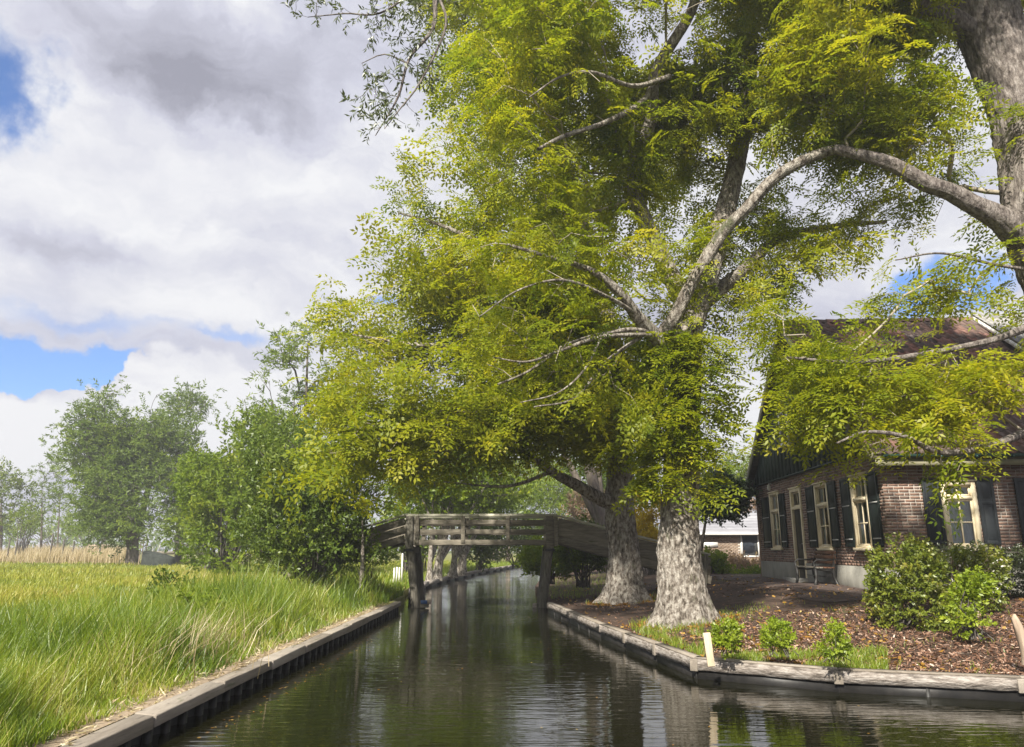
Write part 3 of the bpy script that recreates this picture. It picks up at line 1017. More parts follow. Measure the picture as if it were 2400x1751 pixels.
def trunk_mesh(name, pts, rad, mat, k=48, flare=None, ridge=.05, seed=0, step=.07, nroot=7):
    """round tapering limb with furrowed skin; flare = (height, extra) spreads lobed roots at its foot"""
    src = np.asarray(pts, float)
    L0 = np.concatenate([[0], np.cumsum(np.linalg.norm(np.diff(src, axis=0), axis=1))])
    P = resample(src, step)
    L = np.concatenate([[0], np.cumsum(np.linalg.norm(np.diff(P, axis=0), axis=1))])
    Rr = np.interp(L / L[-1], L0 / L0[-1], rad)
    V, Qd = tube_arr(P, Rr, k)
    V = V.reshape(len(P), k, 3)
    C = P[:, None, :]
    dirv = (V - C) / (Rr[:, None, None] + 1e-9)
    a = np.arange(k) / k * 2 * pi
    rs_ = np.random.default_rng(seed)
    mult = np.ones((len(P), k))
    if flare:
        h, ex = flare
        t = np.clip(1 - L / h, 0, 1)[:, None]
        ph = rs_.uniform(0, 6.28, 3)
        lob = .55 + .45 * np.cos(nroot * a + ph[0] + .8 * np.sin(2 * a + ph[1])) + .25 * np.cos(3 * a + ph[2])
        mult += ex * (t ** 3.2 * .35 + t ** 2.4 * .95 * np.clip(lob[None, :], -.1, 1.2))
    # furrows: noise stretched along the limb
    S = np.stack([np.cos(a)[None, :] * 5.2 + 0 * L[:, None], np.sin(a)[None, :] * 5.2 + 0 * L[:, None], (L[:, None] * 4.2) + 0 * a[None]], -1) * 1.0
    f1 = vnoise(S, 1.0, seed) - .5
    f2 = vnoise(S * [2.4, 2.4, 2.1], 1.0, seed + 1) - .5
    f3 = vnoise(S * .35, 1.0, seed + 2) - .5
    mult += ridge * (1.1 * f1 + 1.2 * f2) + ridge * 1.6 * f3
    V = C + dirv * (Rr[:, None] * mult)[..., None]
    return mesh_np(name, V.reshape(-1, 3), Qd, mat, None, True), P


def tree(name, label, cat, base, trunk, limbs, lobes, natt, temps, leafmat, barkmat, twigmat, sprays=2, seed=1, group=None, flare=(1.1, .9), thin=.42,
         bf=.25, ridge=.05, k=48, jitter=.25, nscale=.55, rtip=.006, step=.4, trunk_leaf=None, droop=-.15, tint=(.5, .22), rmax=.14, spscale=(.65, 1.35), rise=.08, tsegs=.07):
    rng = np.random.default_rng(seed)
    root = empty(name, tuple(base), label, cat, group)
    B = np.array(base)
    me, TP = trunk_mesh('trunk', [np.array(p) - B for p, r in trunk], [r for p, r in trunk], barkmat, k, flare, ridge, seed, tsegs)
    link('trunk', me, root)
    nodes = []; parent = []

    def add_chain(P, att):
        prev = att
        for p in P:
            nodes.append(p); parent.append(prev if prev is not None else 0)
            prev = len(nodes) - 1
    TPw = resample([p for p, r in trunk], .4)
    hi = TPw[:, 2] > B[2] + .35 * (TPw[-1, 2] - B[2])
    add_chain(TPw[hi], None)
    for lm in limbs:
        pts = np.array([p for p, r in lm]); rad = [r for p, r in lm]
        me, _ = trunk_mesh('limb', pts - B, rad, barkmat, max(10, k // 2), None, ridge, seed + 7, max(.1, tsegs))
        link('limb', me, root)
        LP = resample(pts, .4)
        j = int(np.argmin(np.linalg.norm(np.array(nodes) - LP[0], axis=1)))
        add_chain(LP, j)
    nfix = len(nodes)
    A = sample_lobes(rng, lobes, natt, thin, nscale, seed)
    N, par, tips = grow(rng, nodes, parent, A, bf, step, .10, rise)
    V, Qd = branch_mesh(N, par, nfix, rtip, 2.3, rmax)
    link('branches', mesh_np('branches', V - B, Qd, twigmat, None, True), root)['kind'] = 'stuff'
    # sprays round every tip, and at its last inner node
    tp = N[tips]; pd = tp - N[par[tips]]
    P = []; D = []; BT = []
    for s in range(sprays):
        j = rng.normal(size=tp.shape) * jitter * (0 if s == 0 else 1)
        back = (N[par[tips]] - tp) * rng.random((len(tp), 1)) * (0 if s == 0 else 1)
        P.append(tp + j + back)
        d = pd / (np.linalg.norm(pd, axis=1, keepdims=True) + 1e-9) * .6 + rng.normal(size=tp.shape) * .55
        d[:, 2] = d[:, 2] * .5 + droop
        D.append(d)
        nz = vnoise(tp, .8, seed + 31)
        BT.append(tint[0] + tint[1] * 2 * (nz - .5) * 1.4 + rng.normal(size=len(tp)) * .08)
    if trunk_leaf:
        y0, y1, cnt, rr, out_ = trunk_leaf
        z = y0 + (y1 - y0) * rng.random(cnt) ** .75
        Tz = TPw[:, 2]
        c = np.stack([np.interp(z, Tz, TPw[:, i]) for i in range(3)], -1)
        a = rng.normal(-2.3, .95, cnt)      # shoots crowd the side towards the water
        rad = np.interp(z, [y0, y1], rr)
        d = np.stack([np.cos(a), np.sin(a), rng.uniform(-.5, .3, cnt)], -1)
        P.append(c + d * [1, 1, 0] * (rad * rng.uniform(.95, 1 + out_, cnt))[:, None]); D.append(d)
        BT.append(np.full(cnt, tint[0] - .1) + rng.normal(size=cnt) * .12)
    P = np.concatenate(P); D = np.concatenate(D); BT = np.concatenate(BT)
    V, Qd, T = scatter(rng, P, D, temps, spscale, BT)
    link('crown', mesh_np('crown', V - B, Qd, leafmat, T), root)
    return root


def lobe(x, y, Y, rx, ry, rY):
    c = q(x, y, Y); d = np.linalg.norm(c - [0, 0, EYE])
    return (c[0], c[1], c[2], rx * K / F * d, rY, ry * K / F * d)


rt = np.random.default_rng(77)
ASH = [pinnate_spray(rt) for _ in range(12)]
ASHL = [pinnate_spray(rt, 6, 4, .24, .095, .034, .34, .6) for _ in range(8)]
ASHM = [pinnate_spray(rt, 6, 3, .3, .12, .05, .42, .5) for _ in range(8)]

# tree nearest the canal corner
A0 = np.array([3.15, 14.4, .42])
ta = [(A0 + [0, 0, -.25], .50), (A0 + [-.01, 0, .35], .44), (A0 + [-.02, 0, 1.0], .38), (q(1502, 1140, 14.4), .355), (q(1508, 1000, 14.4), .335), (q(1515, 830, 14.5), .32), (q(1518, 740, 14.6), .29),
      (q(1560, 620, 14.8), .26), (q(1600, 480, 15), .22), (q(1640, 300, 15.2), .18), (q(1660, 100, 15.4), .14), (q(1640, -150, 15.5), .09)]
la = [[(q(1500, 810, 14.4), .16), (q(1466, 748, 14.1), .15), (q(1492, 700, 13.8), .125), (q(1528, 628, 13.6), .115), (q(1560, 575, 13.45), .118), (q(1602, 510, 13.3), .11), (q(1650, 462, 13.1), .112), (q(1700, 405, 13.0), .108), (q(1762, 362, 12.8), .10), (q(1850, 330, 12.6), .085), (q(1905, 345, 12.5), .07)],
      [(q(1490, 780, 14.3), .17), (q(1450, 745, 14.0), .15), (q(1405, 695, 13.6), .12), (q(1372, 650, 13.3), .095), (q(1310, 600, 13.0), .06), (q(1220, 570, 12.8), .04), (q(1120, 540, 12.6), .025)],
      [(q(1530, 700, 14.6), .2), (q(1450, 540, 14.6), .17), (q(1400, 400, 14.4), .15), (q(1440, 260, 14.0), .13), (q(1450, 160, 13.7), .12), (q(1530, 20, 13.4), .10), (q(1560, -120, 13), .08)],
      [(q(1450, 175, 13.7), .07), (q(1420, 225, 13.3), .06), (q(1340, 270, 12.8), .05), (q(1250, 300, 12.3), .04), (q(1190, 330, 12), .03)],
      [(q(1530, 690, 14.9), .17), (q(1640, 600, 15.6), .13), (q(1720, 530, 16.0), .10), (q(1850, 500, 16.2), .07), (q(1960, 490, 16.2), .04)],
      [(q(1440, 735, 13.9), .05), (q(1380, 730, 13.3), .04), (q(1260, 760, 12.8), .03), (q(1170, 820, 12.4), .022), (q(1100, 850, 12.1), .014)],
      [(q(1445, 740, 13.9), .045), (q(1330, 745, 12.7), .035), (q(1240, 775, 12.2), .026), (q(1165, 800, 11.9), .018), (q(1090, 790, 11.7), .009)],
      [(q(1330, 745, 12.7), .025), (q(1290, 820, 12.2), .018), (q(1230, 870, 11.9), .012), (q(1150, 890, 11.7), .007)],
      [(q(1405, 695, 13.6), .05), (q(1350, 660, 12.8), .035), (q(1250, 620, 12.0), .024), (q(1150, 640, 11.6), .015), (q(1060, 700, 11.4), .008)],
      [(q(1480, 170, 13.4), .055), (q(1400, 190, 12.6), .042), (q(1310, 160, 12.0), .03), (q(1240, 170, 11.7), .02), (q(1170, 215, 11.5), .01)],
      [(q(1430, 735, 13.8), .04), (q(1340, 800, 13.1), .03), (q(1270, 880, 12.7), .02), (q(1180, 900, 12.4), .012)]]
lobesA = [lobe(*t) for t in [
    (1430, 110, 13.6, 290, 160, 2.2), (1260, 320, 13.2, 220, 140, 1.9), (1560, 300, 14.4, 220, 150, 2.0), (1140, 470, 13.0, 160, 110, 1.7), (1320, 540, 13.2, 170, 110, 1.5),
    (1680, 190, 13.8, 230, 150, 2.2), (1640, 560, 16.2, 130, 100, 1.2), (1370, 670, 13.4, 110, 70, 1.0), (1230, 720, 13.0, 150, 75, 1.3), (1300, -160, 13.4, 320, 170, 2.6), (1680, -170, 14.2, 320, 170, 2.6),
    (1370, 880, 13.6, 75, 70, .8), (1400, 985, 14.2, 50, 40, .5), (1440, 1040, 13.9, 36, 36, .35), (1480, 450, 14.6, 130, 100, 1.3), (1760, 420, 15.6, 120, 100, 1.2), (1680, 680, 15.2, 60, 50, .7), (1565, 560, 14.25, 55, 80, .35), (1480, 640, 14.2, 55, 60, .35), (1600, 430, 14.3, 60, 50, .4), (1210, 160, 13.6, 150, 140, 1.9), (1100, 800, 11.8, 55, 40, .5), (1150, 885, 11.8, 50, 25, .4), (1070, 690, 11.5, 50, 35, .4), (1180, 215, 11.6, 50, 40, .5), (1240, 600, 12.1, 60, 40, .5), (1240, 800, 12.2, 60, 50, .5)]]
treeA = tree('ash_tree', 'broad pale-trunked leaning ash with forked limbs at the canal corner of the garden', 'tree', A0, ta, la, lobesA, 1600, ASH, M['leaf_ash'], M['bark'], M['twig'],
             sprays=3, seed=3, group='big ash trees on the garden bank', flare=(.95, .55), rtip=.0075, thin=.57, trunk_leaf=(2.55, 5.7, 560, (.36, .34), .8), jitter=.30, ridge=.11, k=104, tsegs=.055)

# second tree, beside the bridge ramp
B0 = np.array([2.95, 20.1, .5])
B0[0] = atz(1455 * 1.0, 1385, .5)[0]
tb = [(B0 + [0, 0, -.25], .53), (B0 + [0, 0, .35], .455), (B0 + [0, 0, 1.0], .40), (q(1371, 1150, 20.1), .37), (q(1371, 1050, 20.1), .36), (q(1368, 920, 20.2), .32), (q(1350, 760, 20.3), .30), (q(1300, 560, 20.4), .24), (q(1240, 330, 20.5), .18), (q(1180, 100, 20.6), .12), (q(1150, -60, 20.6), .07)]
lb = [[(q(1350, 1110, 20.0), .20), (q(1325, 1102, 19.8), .17), (q(1270, 1070, 19.4), .14), (q(1215, 1040, 18.9), .11), (q(1165, 1005, 18.5), .08), (q(1080, 985, 18.0), .05), (q(960, 1000, 17.5), .03)],
      [(q(1368, 960, 20.1), .2), (q(1290, 860, 19.6), .15), (q(1180, 800, 19.0), .11), (q(1040, 770, 18.5), .08), (q(900, 760, 18.2), .05), (q(780, 740, 18.4), .025)],
      [(q(1350, 800, 20.2), .18), (q(1230, 660, 20), .13), (q(1100, 560, 19.8), .09), (q(980, 500, 19.7), .05), (q(880, 470, 19.7), .025)],
      [(q(1215, 1045, 18.9), .05), (q(1120, 1075, 18.2), .035), (q(980, 1065, 17.7), .012)]]
lobesB = [lobe(*t) for t in [
    (1080, 220, 20, 120, 130, 1.9), (1110, 40, 20.6, 150, 110, 2.2), (1010, 420, 20, 120, 75, 1.9), (930, 610, 18.6, 140, 75, 1.9), (1070, 700, 18.2, 180, 90, 2), (850, 730, 18.2, 140, 70, 1.7), (1200, 600, 19, 120, 100, 1.8),
    (960, 860, 17.6, 170, 75, 1.9), (1150, 870, 18, 160, 80, 1.8), (810, 1020, 16.8, 90, 65, 1.4), (960, 960, 17.4, 130, 60, 1.6), (1240, 920, 18.6, 100, 65, 1.5), (1120, 940, 18.0, 120, 45, 1.3), (1340, 940, 19.4, 70, 60, .9),
    (730, 710, 20, 85, 50, 1.5), (810, 620, 19.4, 60, 45, 1.3), (860, 390, 20, 45, 30, .6), (760, 880, 17.6, 60, 45, 1.0), (1100, -120, 20.6, 200, 110, 2.4), (770, 1050, 16.6, 60, 45, 1.0), (840, 930, 17.2, 90, 60, 1.4), (860, 1035, 17.2, 80, 30, .9), (1230, 740, 18.6, 120, 80, 1.6), (1330, 420, 20.5, 160, 160, 2), (1330, 760, 20, 110, 110, 1.4)]]
treeB = tree('ash_tree', 'slightly thinner grey ash trunk standing in front of the bridge ramp', 'tree', B0, tb, lb, lobesB, 1950, ASHM, M['leaf_ash'], M['bark'], M['twig'],
             sprays=3, seed=8, group='big ash trees on the garden bank', flare=(.85, .45), thin=.52, jitter=.36, trunk_leaf=(3.7, 6.5, 420, (.42, .36), 1.1), ridge=.10, k=112, tsegs=.05)

# tree whose trunk runs up the right edge of the picture
C0 = np.array([10.7, 12.7, .62])
tc_ = [(C0 + [0, 0, -.2], .62), (C0 + [-.05, 0, .8], .52), (C0 + [-.15, 0, 1.9], .46), (q(2348, 660, 12.6), .47), (q(2318, 580, 12.6), .50), (q(2290, 470, 12.6), .53), (q(2272, 330, 12.65), .50), (q(2238, 200, 12.7), .50), (q(2190, 60, 12.8), .56), (q(2160, -60, 12.8), .48), (q(2120, -260, 12.9), .34), (q(2080, -520, 13), .16)]
lc = [[(q(2260, 520, 12.55), .30), (q(2205, 480, 12.4), .21), (q(2150, 452, 12.3), .165), (q(2100, 424, 12.25), .145), (q(2040, 402, 12.2), .14), (q(1975, 364, 12.2), .122), (q(1910, 344, 12.3), .10), (q(1845, 330, 12.45), .085)],
      [(q(2150, 70, 12.7), .2), (q(2100, 35, 12.5), .16), (q(2030, 5, 12.3), .14), (q(1950, -40, 12), .12)],
      [(q(2385, 800, 12.5), .10), (q(2300, 930, 11.8), .07), (q(2190, 985, 11.2), .055), (q(2080, 1000, 10.8), .042), (q(2000, 965, 10.7), .032), (q(1915, 955, 10.7), .022), (q(1850, 980, 10.8), .012)],
      [(q(2350, 690, 12.5), .09), (q(2200, 750, 12.0), .055), (q(2000, 790, 11.7), .045), (q(1870, 800, 11.6), .03), (q(1740, 790, 11.7), .018)],
      # high limb that hangs over the canal
      [(q(2080, -440, 12.9), .14), (q(1700, -520, 11.5), .11), (q(1300, -420, 10), .085), (q(1050, -180, 9.3), .065), (q(970, -40, 9.2), .04), (q(958, 60, 9.2), .028), (q(905, 130, 9.2), .02), (q(880, 215, 9.2), .014), (q(830, 300, 9.2), .006)],
      [(q(970, -10, 9.2), .02), (q(985, 60, 9.1), .016), (q(930, 180, 9.1), .013), (q(885, 240, 9.1), .009), (q(850, 285, 9.1), .005)],
      [(q(1000, -110, 9.3), .022), (q(860, 20, 9.2), .014), (q(760, 30, 9.2), .010), (q(680, 38, 9.2), .005)],
      [(q(900, 140, 9.2), .013), (q(850, 120, 9.2), .009), (q(800, 140, 9.2), .005)],
      [(q(2300, 600, 12.5), .04), (q(2200, 585, 12.2), .026), (q(2080, 560, 12.0), .018), (q(1980, 575, 11.9), .01)]]
lobesC = [lobe(*t) for t in [
    (1950, 130, 12.4, 170, 140, 1.8), (2000, -140, 12.6, 300, 150, 2.4), (1840, 500, 13.6, 100, 70, 1.1), (2030, 570, 12.6, 120, 45, .9), (2080, 250, 12.6, 55, 90, .8), (1930, 310, 12.9, 90, 50, 1.0),
    (1745, 745, 12.6, 45, 50, .6), (1690, 680, 13.0, 45, 40, .6), (1830, 800, 12.1, 105, 60, .9), (2010, 830, 11.8, 100, 50, .7), (1830, 915, 11.8, 75, 38, .7), (2160, 850, 11.5, 60, 40, .5), (1980, 905, 11.4, 100, 32, .7), (2100, 890, 11.4, 50, 30, .5), (1870, 985, 11.2, 65, 22, .4),
    (2090, 1040, 11.0, 26, 26, .25), (2160, 985, 11.1, 45, 20, .3), (1900, 640, 12.9, 90, 35, .8), (2120, 640, 12, 60, 20, .4), (2060, 420, 13.0, 80, 60, .8), (2110, 130, 12.9, 60, 60, .6), (2060, 640, 12.3, 90, 25, .5), (1730, 650, 13.2, 50, 50, .7)]]
hang = [lobe(*t) for t in [(690, 20, 9.2, 40, 25, .2), (765, 45, 9.2, 40, 25, .2), (850, 40, 9.2, 55, 45, .3), (780, 130, 9.2, 45, 25, .2), (850, 130, 9.2, 50, 55, .3), (830, 215, 9.2, 60, 35, .25), (880, 250, 9.2, 40, 40, .25), (835, 285, 9.2, 30, 25, .15), (930, 90, 9.2, 40, 90, .3), (950, -60, 9.3, 130, 50, .5)]]
treeC = tree('ash_tree', 'leaning ash trunk at the edge of the picture with an arching bough toward its neighbour', 'tree', C0, tc_, lc, lobesC, 1120, ASHL, M['leaf_ash'], M['bark_right'], M['twig'],
             sprays=3, seed=15, group='big ash trees on the garden bank', flare=(1.0, .7), thin=.45, jitter=.28, trunk_leaf=(4.2, 9.5, 60, (.5, .5), .3), ridge=.09, k=112, rmax=.08)
# the sparse hanging sprays of the same tree
rng = np.random.default_rng(44)
hp = sample_lobes(rng, hang, 230, .25, 1.2, 4)
chains = []; hpar = []
for lm in lc[4:8]:
    LP = resample([p for p, r in lm], .12)
    LP = LP[LP[:, 2] < q(970, -60, 9.2)[2]]
    b0 = len(chains)
    for i, p in enumerate(LP):
        chains.append(p); hpar.append(max(0, len(chains) - 2) if i else 0)
HN, Hp, tips = grow(rng, chains, hpar, hp, .2, .15, .12, -.05)
V, Qd = branch_mesh(HN, Hp, len(chains), .0035, 2.4, .02)
link('hanging_twigs', mesh_np('hanging_twigs', V - C0, Qd, M['twig_dark'], None, True), treeC)['kind'] = 'stuff'
HS = [simple_spray(rt, 9, .2, .11, .03, .7) for _ in range(8)]
tp = HN[tips]; d = tp - HN[Hp[tips]]; d = d / (np.linalg.norm(d, axis=1, keepdims=True) + 1e-9) + rng.normal(size=d.shape) * .5; d[:, 2] -= .5
V, Qd, T = scatter(rng, tp, d, HS, (.7, 1.1))
link('hanging_leaves', mesh_np('hanging_leaves', V - C0, Qd, M['leaf_grey'], T), treeC)

# ------------------------------------------------------------------ farmhouse
c0 = atz(2098, 1388, .7); f0 = atz(1789, 1349, .7)
g = (f0 - c0)[:2]; GL = float(np.linalg.norm(g)); g = g / GL
HROT = atan2(-g[0], g[1])
house = empty('farmhouse', (c0[0], c0[1], .7), 'brown brick farmhouse with dark shutters and a tall clay pantile roof', 'house', None, HROT)
rng = np.random.default_rng(9)
WALLH = 3.12
SIDE = 15.0
TH = .3
# openings: (start, end, z0, z1) along each wall
GW = [(7.78, 8.80, .93, 2.72), (3.36, 4.36, .93, 2.64), (.82, 1.78, .93, 2.62)]
GD = (5.58, 6.55, .08, 2.68)
SW = [(1.22, 1.95, .93, 2.35), (3.20, 3.93, .93, 2.35), (6.3, 7.03, .93, 2.35)]
gop = GW + [GD]


def wall_mb(length, z0, z1, ops, place):
    """rectangles round the openings, given thickness by place()"""
    us = sorted({0, length, *[o_[0] for o_ in ops], *[o_[1] for o_ in ops]})
    zs = sorted({z0, z1, *[o_[2] for o_ in ops if z0 < o_[2] < z1], *[o_[3] for o_ in ops if z0 < o_[3] < z1]})
    mb = MB()
    for i in range(len(us) - 1):
        for j in range(len(zs) - 1):
            cu = (us[i] + us[i + 1]) / 2; cz = (zs[j] + zs[j + 1]) / 2
            if any(o_[0] < cu < o_[1] and o_[2] < cz < o_[3] for o_ in ops):
                continue
            lo, hi = place(us[i], us[i + 1], zs[j], zs[j + 1])
            mb.box(lo, hi)
    return mb


gplace = lambda a, b, z0, z1: ((0, a, z0), (TH, b, z1))
splace = lambda a, b, z0, z1: ((a, 0, z0), (b, TH, z1))
wall_mb(GL, .5, WALLH, gop, gplace).build('wall', M['mortar'], house)
m = MB()
wall_mb(SIDE - TH - .01, .5, WALLH, [(o_[0] - TH - .01, o_[1] - TH - .01, o_[2], o_[3]) for o_ in SW], lambda a, b, z0, z1: ((a + TH + .01, 0, z0), (b + TH + .01, TH, z1))).build('wall', M['mortar'], house)
m = MB().box((SIDE, 0, -.3), (SIDE + .2, GL, WALLH)).box((0, GL + .002, -.3), (SIDE, GL + .25, WALLH)); m.build('wall', M['brick'], house)
# render plinth, proud of the brick
m = MB().box((-.035, GD[1] + .01, -.4), (TH, GL + .03, .5)); m.build('plinth', M['render'], house)
m = MB().box((-.035, -.035, -.4), (TH, GD[0] - .01, .5)); m.build('plinth', M['render'], house)
m = MB().box((TH + .003, -.035, -.4), (SIDE, TH, .5)); m.build('plinth', M['render'], house)
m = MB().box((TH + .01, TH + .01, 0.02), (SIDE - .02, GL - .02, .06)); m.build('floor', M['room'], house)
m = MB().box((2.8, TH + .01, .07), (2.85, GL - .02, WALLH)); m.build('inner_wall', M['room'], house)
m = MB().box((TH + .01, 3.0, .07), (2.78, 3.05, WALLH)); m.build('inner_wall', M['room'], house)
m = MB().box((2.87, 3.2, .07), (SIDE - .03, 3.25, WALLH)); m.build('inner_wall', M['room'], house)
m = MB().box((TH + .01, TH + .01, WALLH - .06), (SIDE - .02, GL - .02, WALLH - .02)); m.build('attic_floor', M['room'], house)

BH, BLn, JT = .054, .205, .016
pieces = []     # bricks: (lo, hi)


def lay(length, z0, z1, ops, which):
    rows = int((z1 - z0) / (BH + JT))
    for r in range(rows):
        zb = z0 + r * (BH + JT) + JT * .5
        header = (r % 2 == 1)
        ln = .098 if False else BLn
        u = -.11 if header else 0
        while u < length:
            L = ln
            if rng.random() < .28:
                L = .098
            a, b = max(u, 0.0 if which == 's' else .0), min(u + L, length)
            u += L + JT
            if b - a < .03:
                continue
            segs = [(a, b)]
            for o_ in ops:
                if zb + BH > o_[2] - .005 and zb < o_[3] + .005:
                    ns = []
                    for s0, s1 in segs:
                        if s1 <= o_[0] or s0 >= o_[1]:
                            ns.append((s0, s1)); continue
                        if s0 < o_[0] - .02: ns.append((s0, o_[0] - .004))
                        if s1 > o_[1] + .02: ns.append((o_[1] + .004, s1))
                    segs = ns
            for s0, s1 in segs:
                if s1 - s0 < .03: continue
                pr = .003 + rng.random() * .004
                if which == 'g':
                    pieces.append(((-pr, s0, zb), (.05, s1, zb + BH), 'g'))
                else:
                    pieces.append(((s0, -pr, zb), (s1, .05, zb + BH), 's'))


lay(GL, .5, WALLH - .02, gop, 'g')
lay(6.0, .5, WALLH - .02, SW, 's')
wm = Matrix.LocRotScale(Vector((c0[0], c0[1], .7)), Matrix.Rotation(HROT, 3, 'Z').to_quaternion(), None)


def size_key(pc):
    lo, hi, w = pc
    c = wm @ Vector([(lo[i] + hi[i]) / 2 for i in range(3)])
    vis = 1.0
    px_ = 1200 + F * c.x / c.y
    if w == 's':
        if lo[2] < 1.02 or lo[2] > 2.75 or px_ > 2390: vis = .02
        a = (hi[0] - lo[0])
    else:
        a = (hi[1] - lo[1]) * .45
        if lo[2] > 2.9: vis = .1
    for (s0, s1) in ((.82, 1.2), (1.95, 2.31), (2.8, 3.2)):
        if w == 's' and lo[0] > s0 and hi[0] < s1 and .95 < lo[2] < 2.4: vis = .01
    return -vis * a / c.length_squared * 1000


pieces.sort(key=size_key)
stuff = MB()
cache = {}
for i, (lo, hi, w) in enumerate(pieces):
    if i < 300:
        key = (w, round(hi[1] - lo[1], 2), round(hi[0] - lo[0], 2))
        if key not in cache:
            d = [hi[k_] - lo[k_] for k_ in range(3)]
            mb = MB().box((0, 0, 0), d, 0.0, .004, rng)
            cache[key] = mb.mesh('brick', M['brick'])
        link('brick', cache[key], house, lo)
    else:
        stuff.box(lo, hi, rng.random(), .004, rng)
o = stuff.build('brickwork', M['brick'], house); o['kind'] = 'stuff'


def window(wall, u0, u1, z0, z1, tr, cols, rows, curtain=True, vis_frame='cream', bar=.028):
    """sash window: box frame in the opening, transom at tr, panes, curtain. wall 'g': plane x=0, u=y. wall 's': plane y=0, u=x"""
    def B(a, b, za, zb, d0, d1):
        return ((d0, a, za), (d1, b, zb)) if wall == 'g' else ((a, d0, za), (b, d1, zb))
    fm = M[vis_frame]
    fw = .085
    m = MB()
    m.box(*B(u0, u0 + fw, z0, z1, -.045, .12)); m.box(*B(u1 - fw, u1, z0, z1, -.045, .12))
    m.box(*B(u0 + fw, u1 - fw, z1 - fw, z1, -.043, .12)); m.box(*B(u0 + fw, u1 - fw, z0, z0 + .05, -.043, .12))
    m.box(*B(u0 - .03, u1 + .03, z1, z1 + .035, -.075, .02))
    fr = m.build('window', fm, house)
    m = MB().box(*B(u0 - .045, u1 + .045, z0 - .065, z0, -.10, .06)); m.build('sill', fm, fr, bevel=.008)
    a, b = u0 + fw, u1 - fw
    m = MB().box(*B(a, b, tr, tr + .075, -.032, .09)); m.build('transom', fm, fr)
    for (lo, hi, rws, dep) in ((tr + .075, z1 - fw, 1, .045), (z0 + .05, tr, rows, .02)):
        s = MB(); w = .04
        s.box(*B(a, a + w, lo, hi, dep - .02, dep + .03)); s.box(*B(b - w, b, lo, hi, dep - .02, dep + .03))
        s.box(*B(a + w, b - w, lo, lo + w, dep - .02, dep + .03)); s.box(*B(a + w, b - w, hi - w, hi, dep - .02, dep + .03))
        for c_ in range(1, cols):
            u = a + w + (b - a - 2 * w) * c_ / cols
            s.box(*B(u - bar / 2, u + bar / 2, lo + w, hi - w, dep - .012, dep + .02))
        for r_ in range(1, rws):
            z = lo + w + (hi - lo - 2 * w) * r_ / rws
            s.box(*B(a + w, b - w, z - bar / 2, z + bar / 2, dep - .009, dep + .018))
        s.build('sash', fm, fr)
        for c_ in range(cols):
            for r_ in range(rws):
                ua = a + w + (b - a - 2 * w) * c_ / cols; ub = a + w + (b - a - 2 * w) * (c_ + 1) / cols
                za = lo + w + (hi - lo - 2 * w) * r_ / rws; zb = lo + w + (hi - lo - 2 * w) * (r_ + 1) / rws
                MB().raw([B(ua, ub, za, zb, dep + .004, 0)[0], (B(ub, ua, za, zb, dep + .004, 0)[0]), B(ub, ua, zb, za, dep + .004, 0)[0], B(ua, ub, zb, za, dep + .004, 0)[0]], [[0, 3, 2, 1]] if wall == 'g' else [[0, 1, 2, 3]]).build('pane', M['glass'], fr)
    if curtain:
        spans = [(a, a + (b - a) * .33, 1), (a + (b - a) * .7, b, 1)] if curtain == 'pair' else [(a, b, 1)]
        for s0, s1, _ in spans:
            n = 28
            V = []
            for k_ in range(n):
                t = k_ / (n - 1); u = s0 + (s1 - s0) * t
                dd = .085 + .012 * sin(t * 40) + .006 * sin(t * 17)
                zb = z0 + .03
                zt = z1 - .02
                if curtain == 'swag':
                    zb = z0 + .03
                V.append((dd, u, zb) if wall == 'g' else (u, dd, zb)); V.append((dd + .01, u, zt) if wall == 'g' else (u, dd + .01, zt))
            MB().raw(V, [[2 * k_, 2 * k_ + 2, 2 * k_ + 3, 2 * k_ + 1] for k_ in range(n - 1)]).build('curtain', M['curtain'], fr, smooth=True)
    return fr


def shutter(wall, u0, u1, z0, z1, mat, straps=True, panels=2, tilt=0):
    def B(a, b, za, zb, d0, d1):
        return ((-d1, a, za), (-d0, b, zb)) if wall == 'g' else ((a, -d1, za), (b, -d0, zb))
    m = MB().box(*B(u0, u1, z0, z1, .022, .045))
    w = .06
    zs = [z0, z0 + (z1 - z0) * .62, z1] if panels == 2 else [z0, z1]
    m.box(*B(u0, u0 + w, z0, z1, .0452, .06)); m.box(*B(u1 - w, u1, z0, z1, .0452, .06))
    for z in zs:
        a, b = max(z - w / 2, z0), min(z + w / 2, z1)
        if z == z0: b = z0 + w * 1.3
        if z == z1: a = z1 - w * 1.3
        m.box(*B(u0 + w, u1 - w, a, b, .0452, .0585))
    o_ = m.build('shutter', mat, house, bevel=.004)
    for k_ in range(len(zs) - 1):
        pa, pb = zs[k_] + .10, zs[k_ + 1] - .10
        MB().box(*B(u0 + w + .035, u1 - w - .035, pa, pb, .0452, .053)).build('panel', mat, o_, bevel=.004)
    if straps:
        for z in (z0 + (z1 - z0) * .10, z0 + (z1 - z0) * .58):
            MB().box(*B(u0 + .04, u1 - .08, z, z + .028, .0602, .066)).build('hinge_strap', M['steel'], o_)
    return o_


for (u0, u1, z0, z1) in GW:
    window('g', u0, u1, z0, z1, z0 + (z1 - z0) * .64, 2, 2, 'pair')
for u0, u1 in ((8.88, 9.75), (7.14, 7.72), (4.42, 5.06), (2.76, 3.30), (1.84, 2.40), (.22, .77)):
    shutter('g', u0, u1, .95, 2.62, M['shutter'])
for i, (u0, u1, z0, z1) in enumerate(SW):
    window('s', u0, u1, z0, z1, 1.96, 2, 2, True, 'cream')
    shutter('s', u0 - .41, u0 - .03, 1.0, 2.42, M['shutter_blue'], False)
    shutter('s', u1 + .03, u1 + .38, 1.0, 2.42, M['shutter_blue'], False)
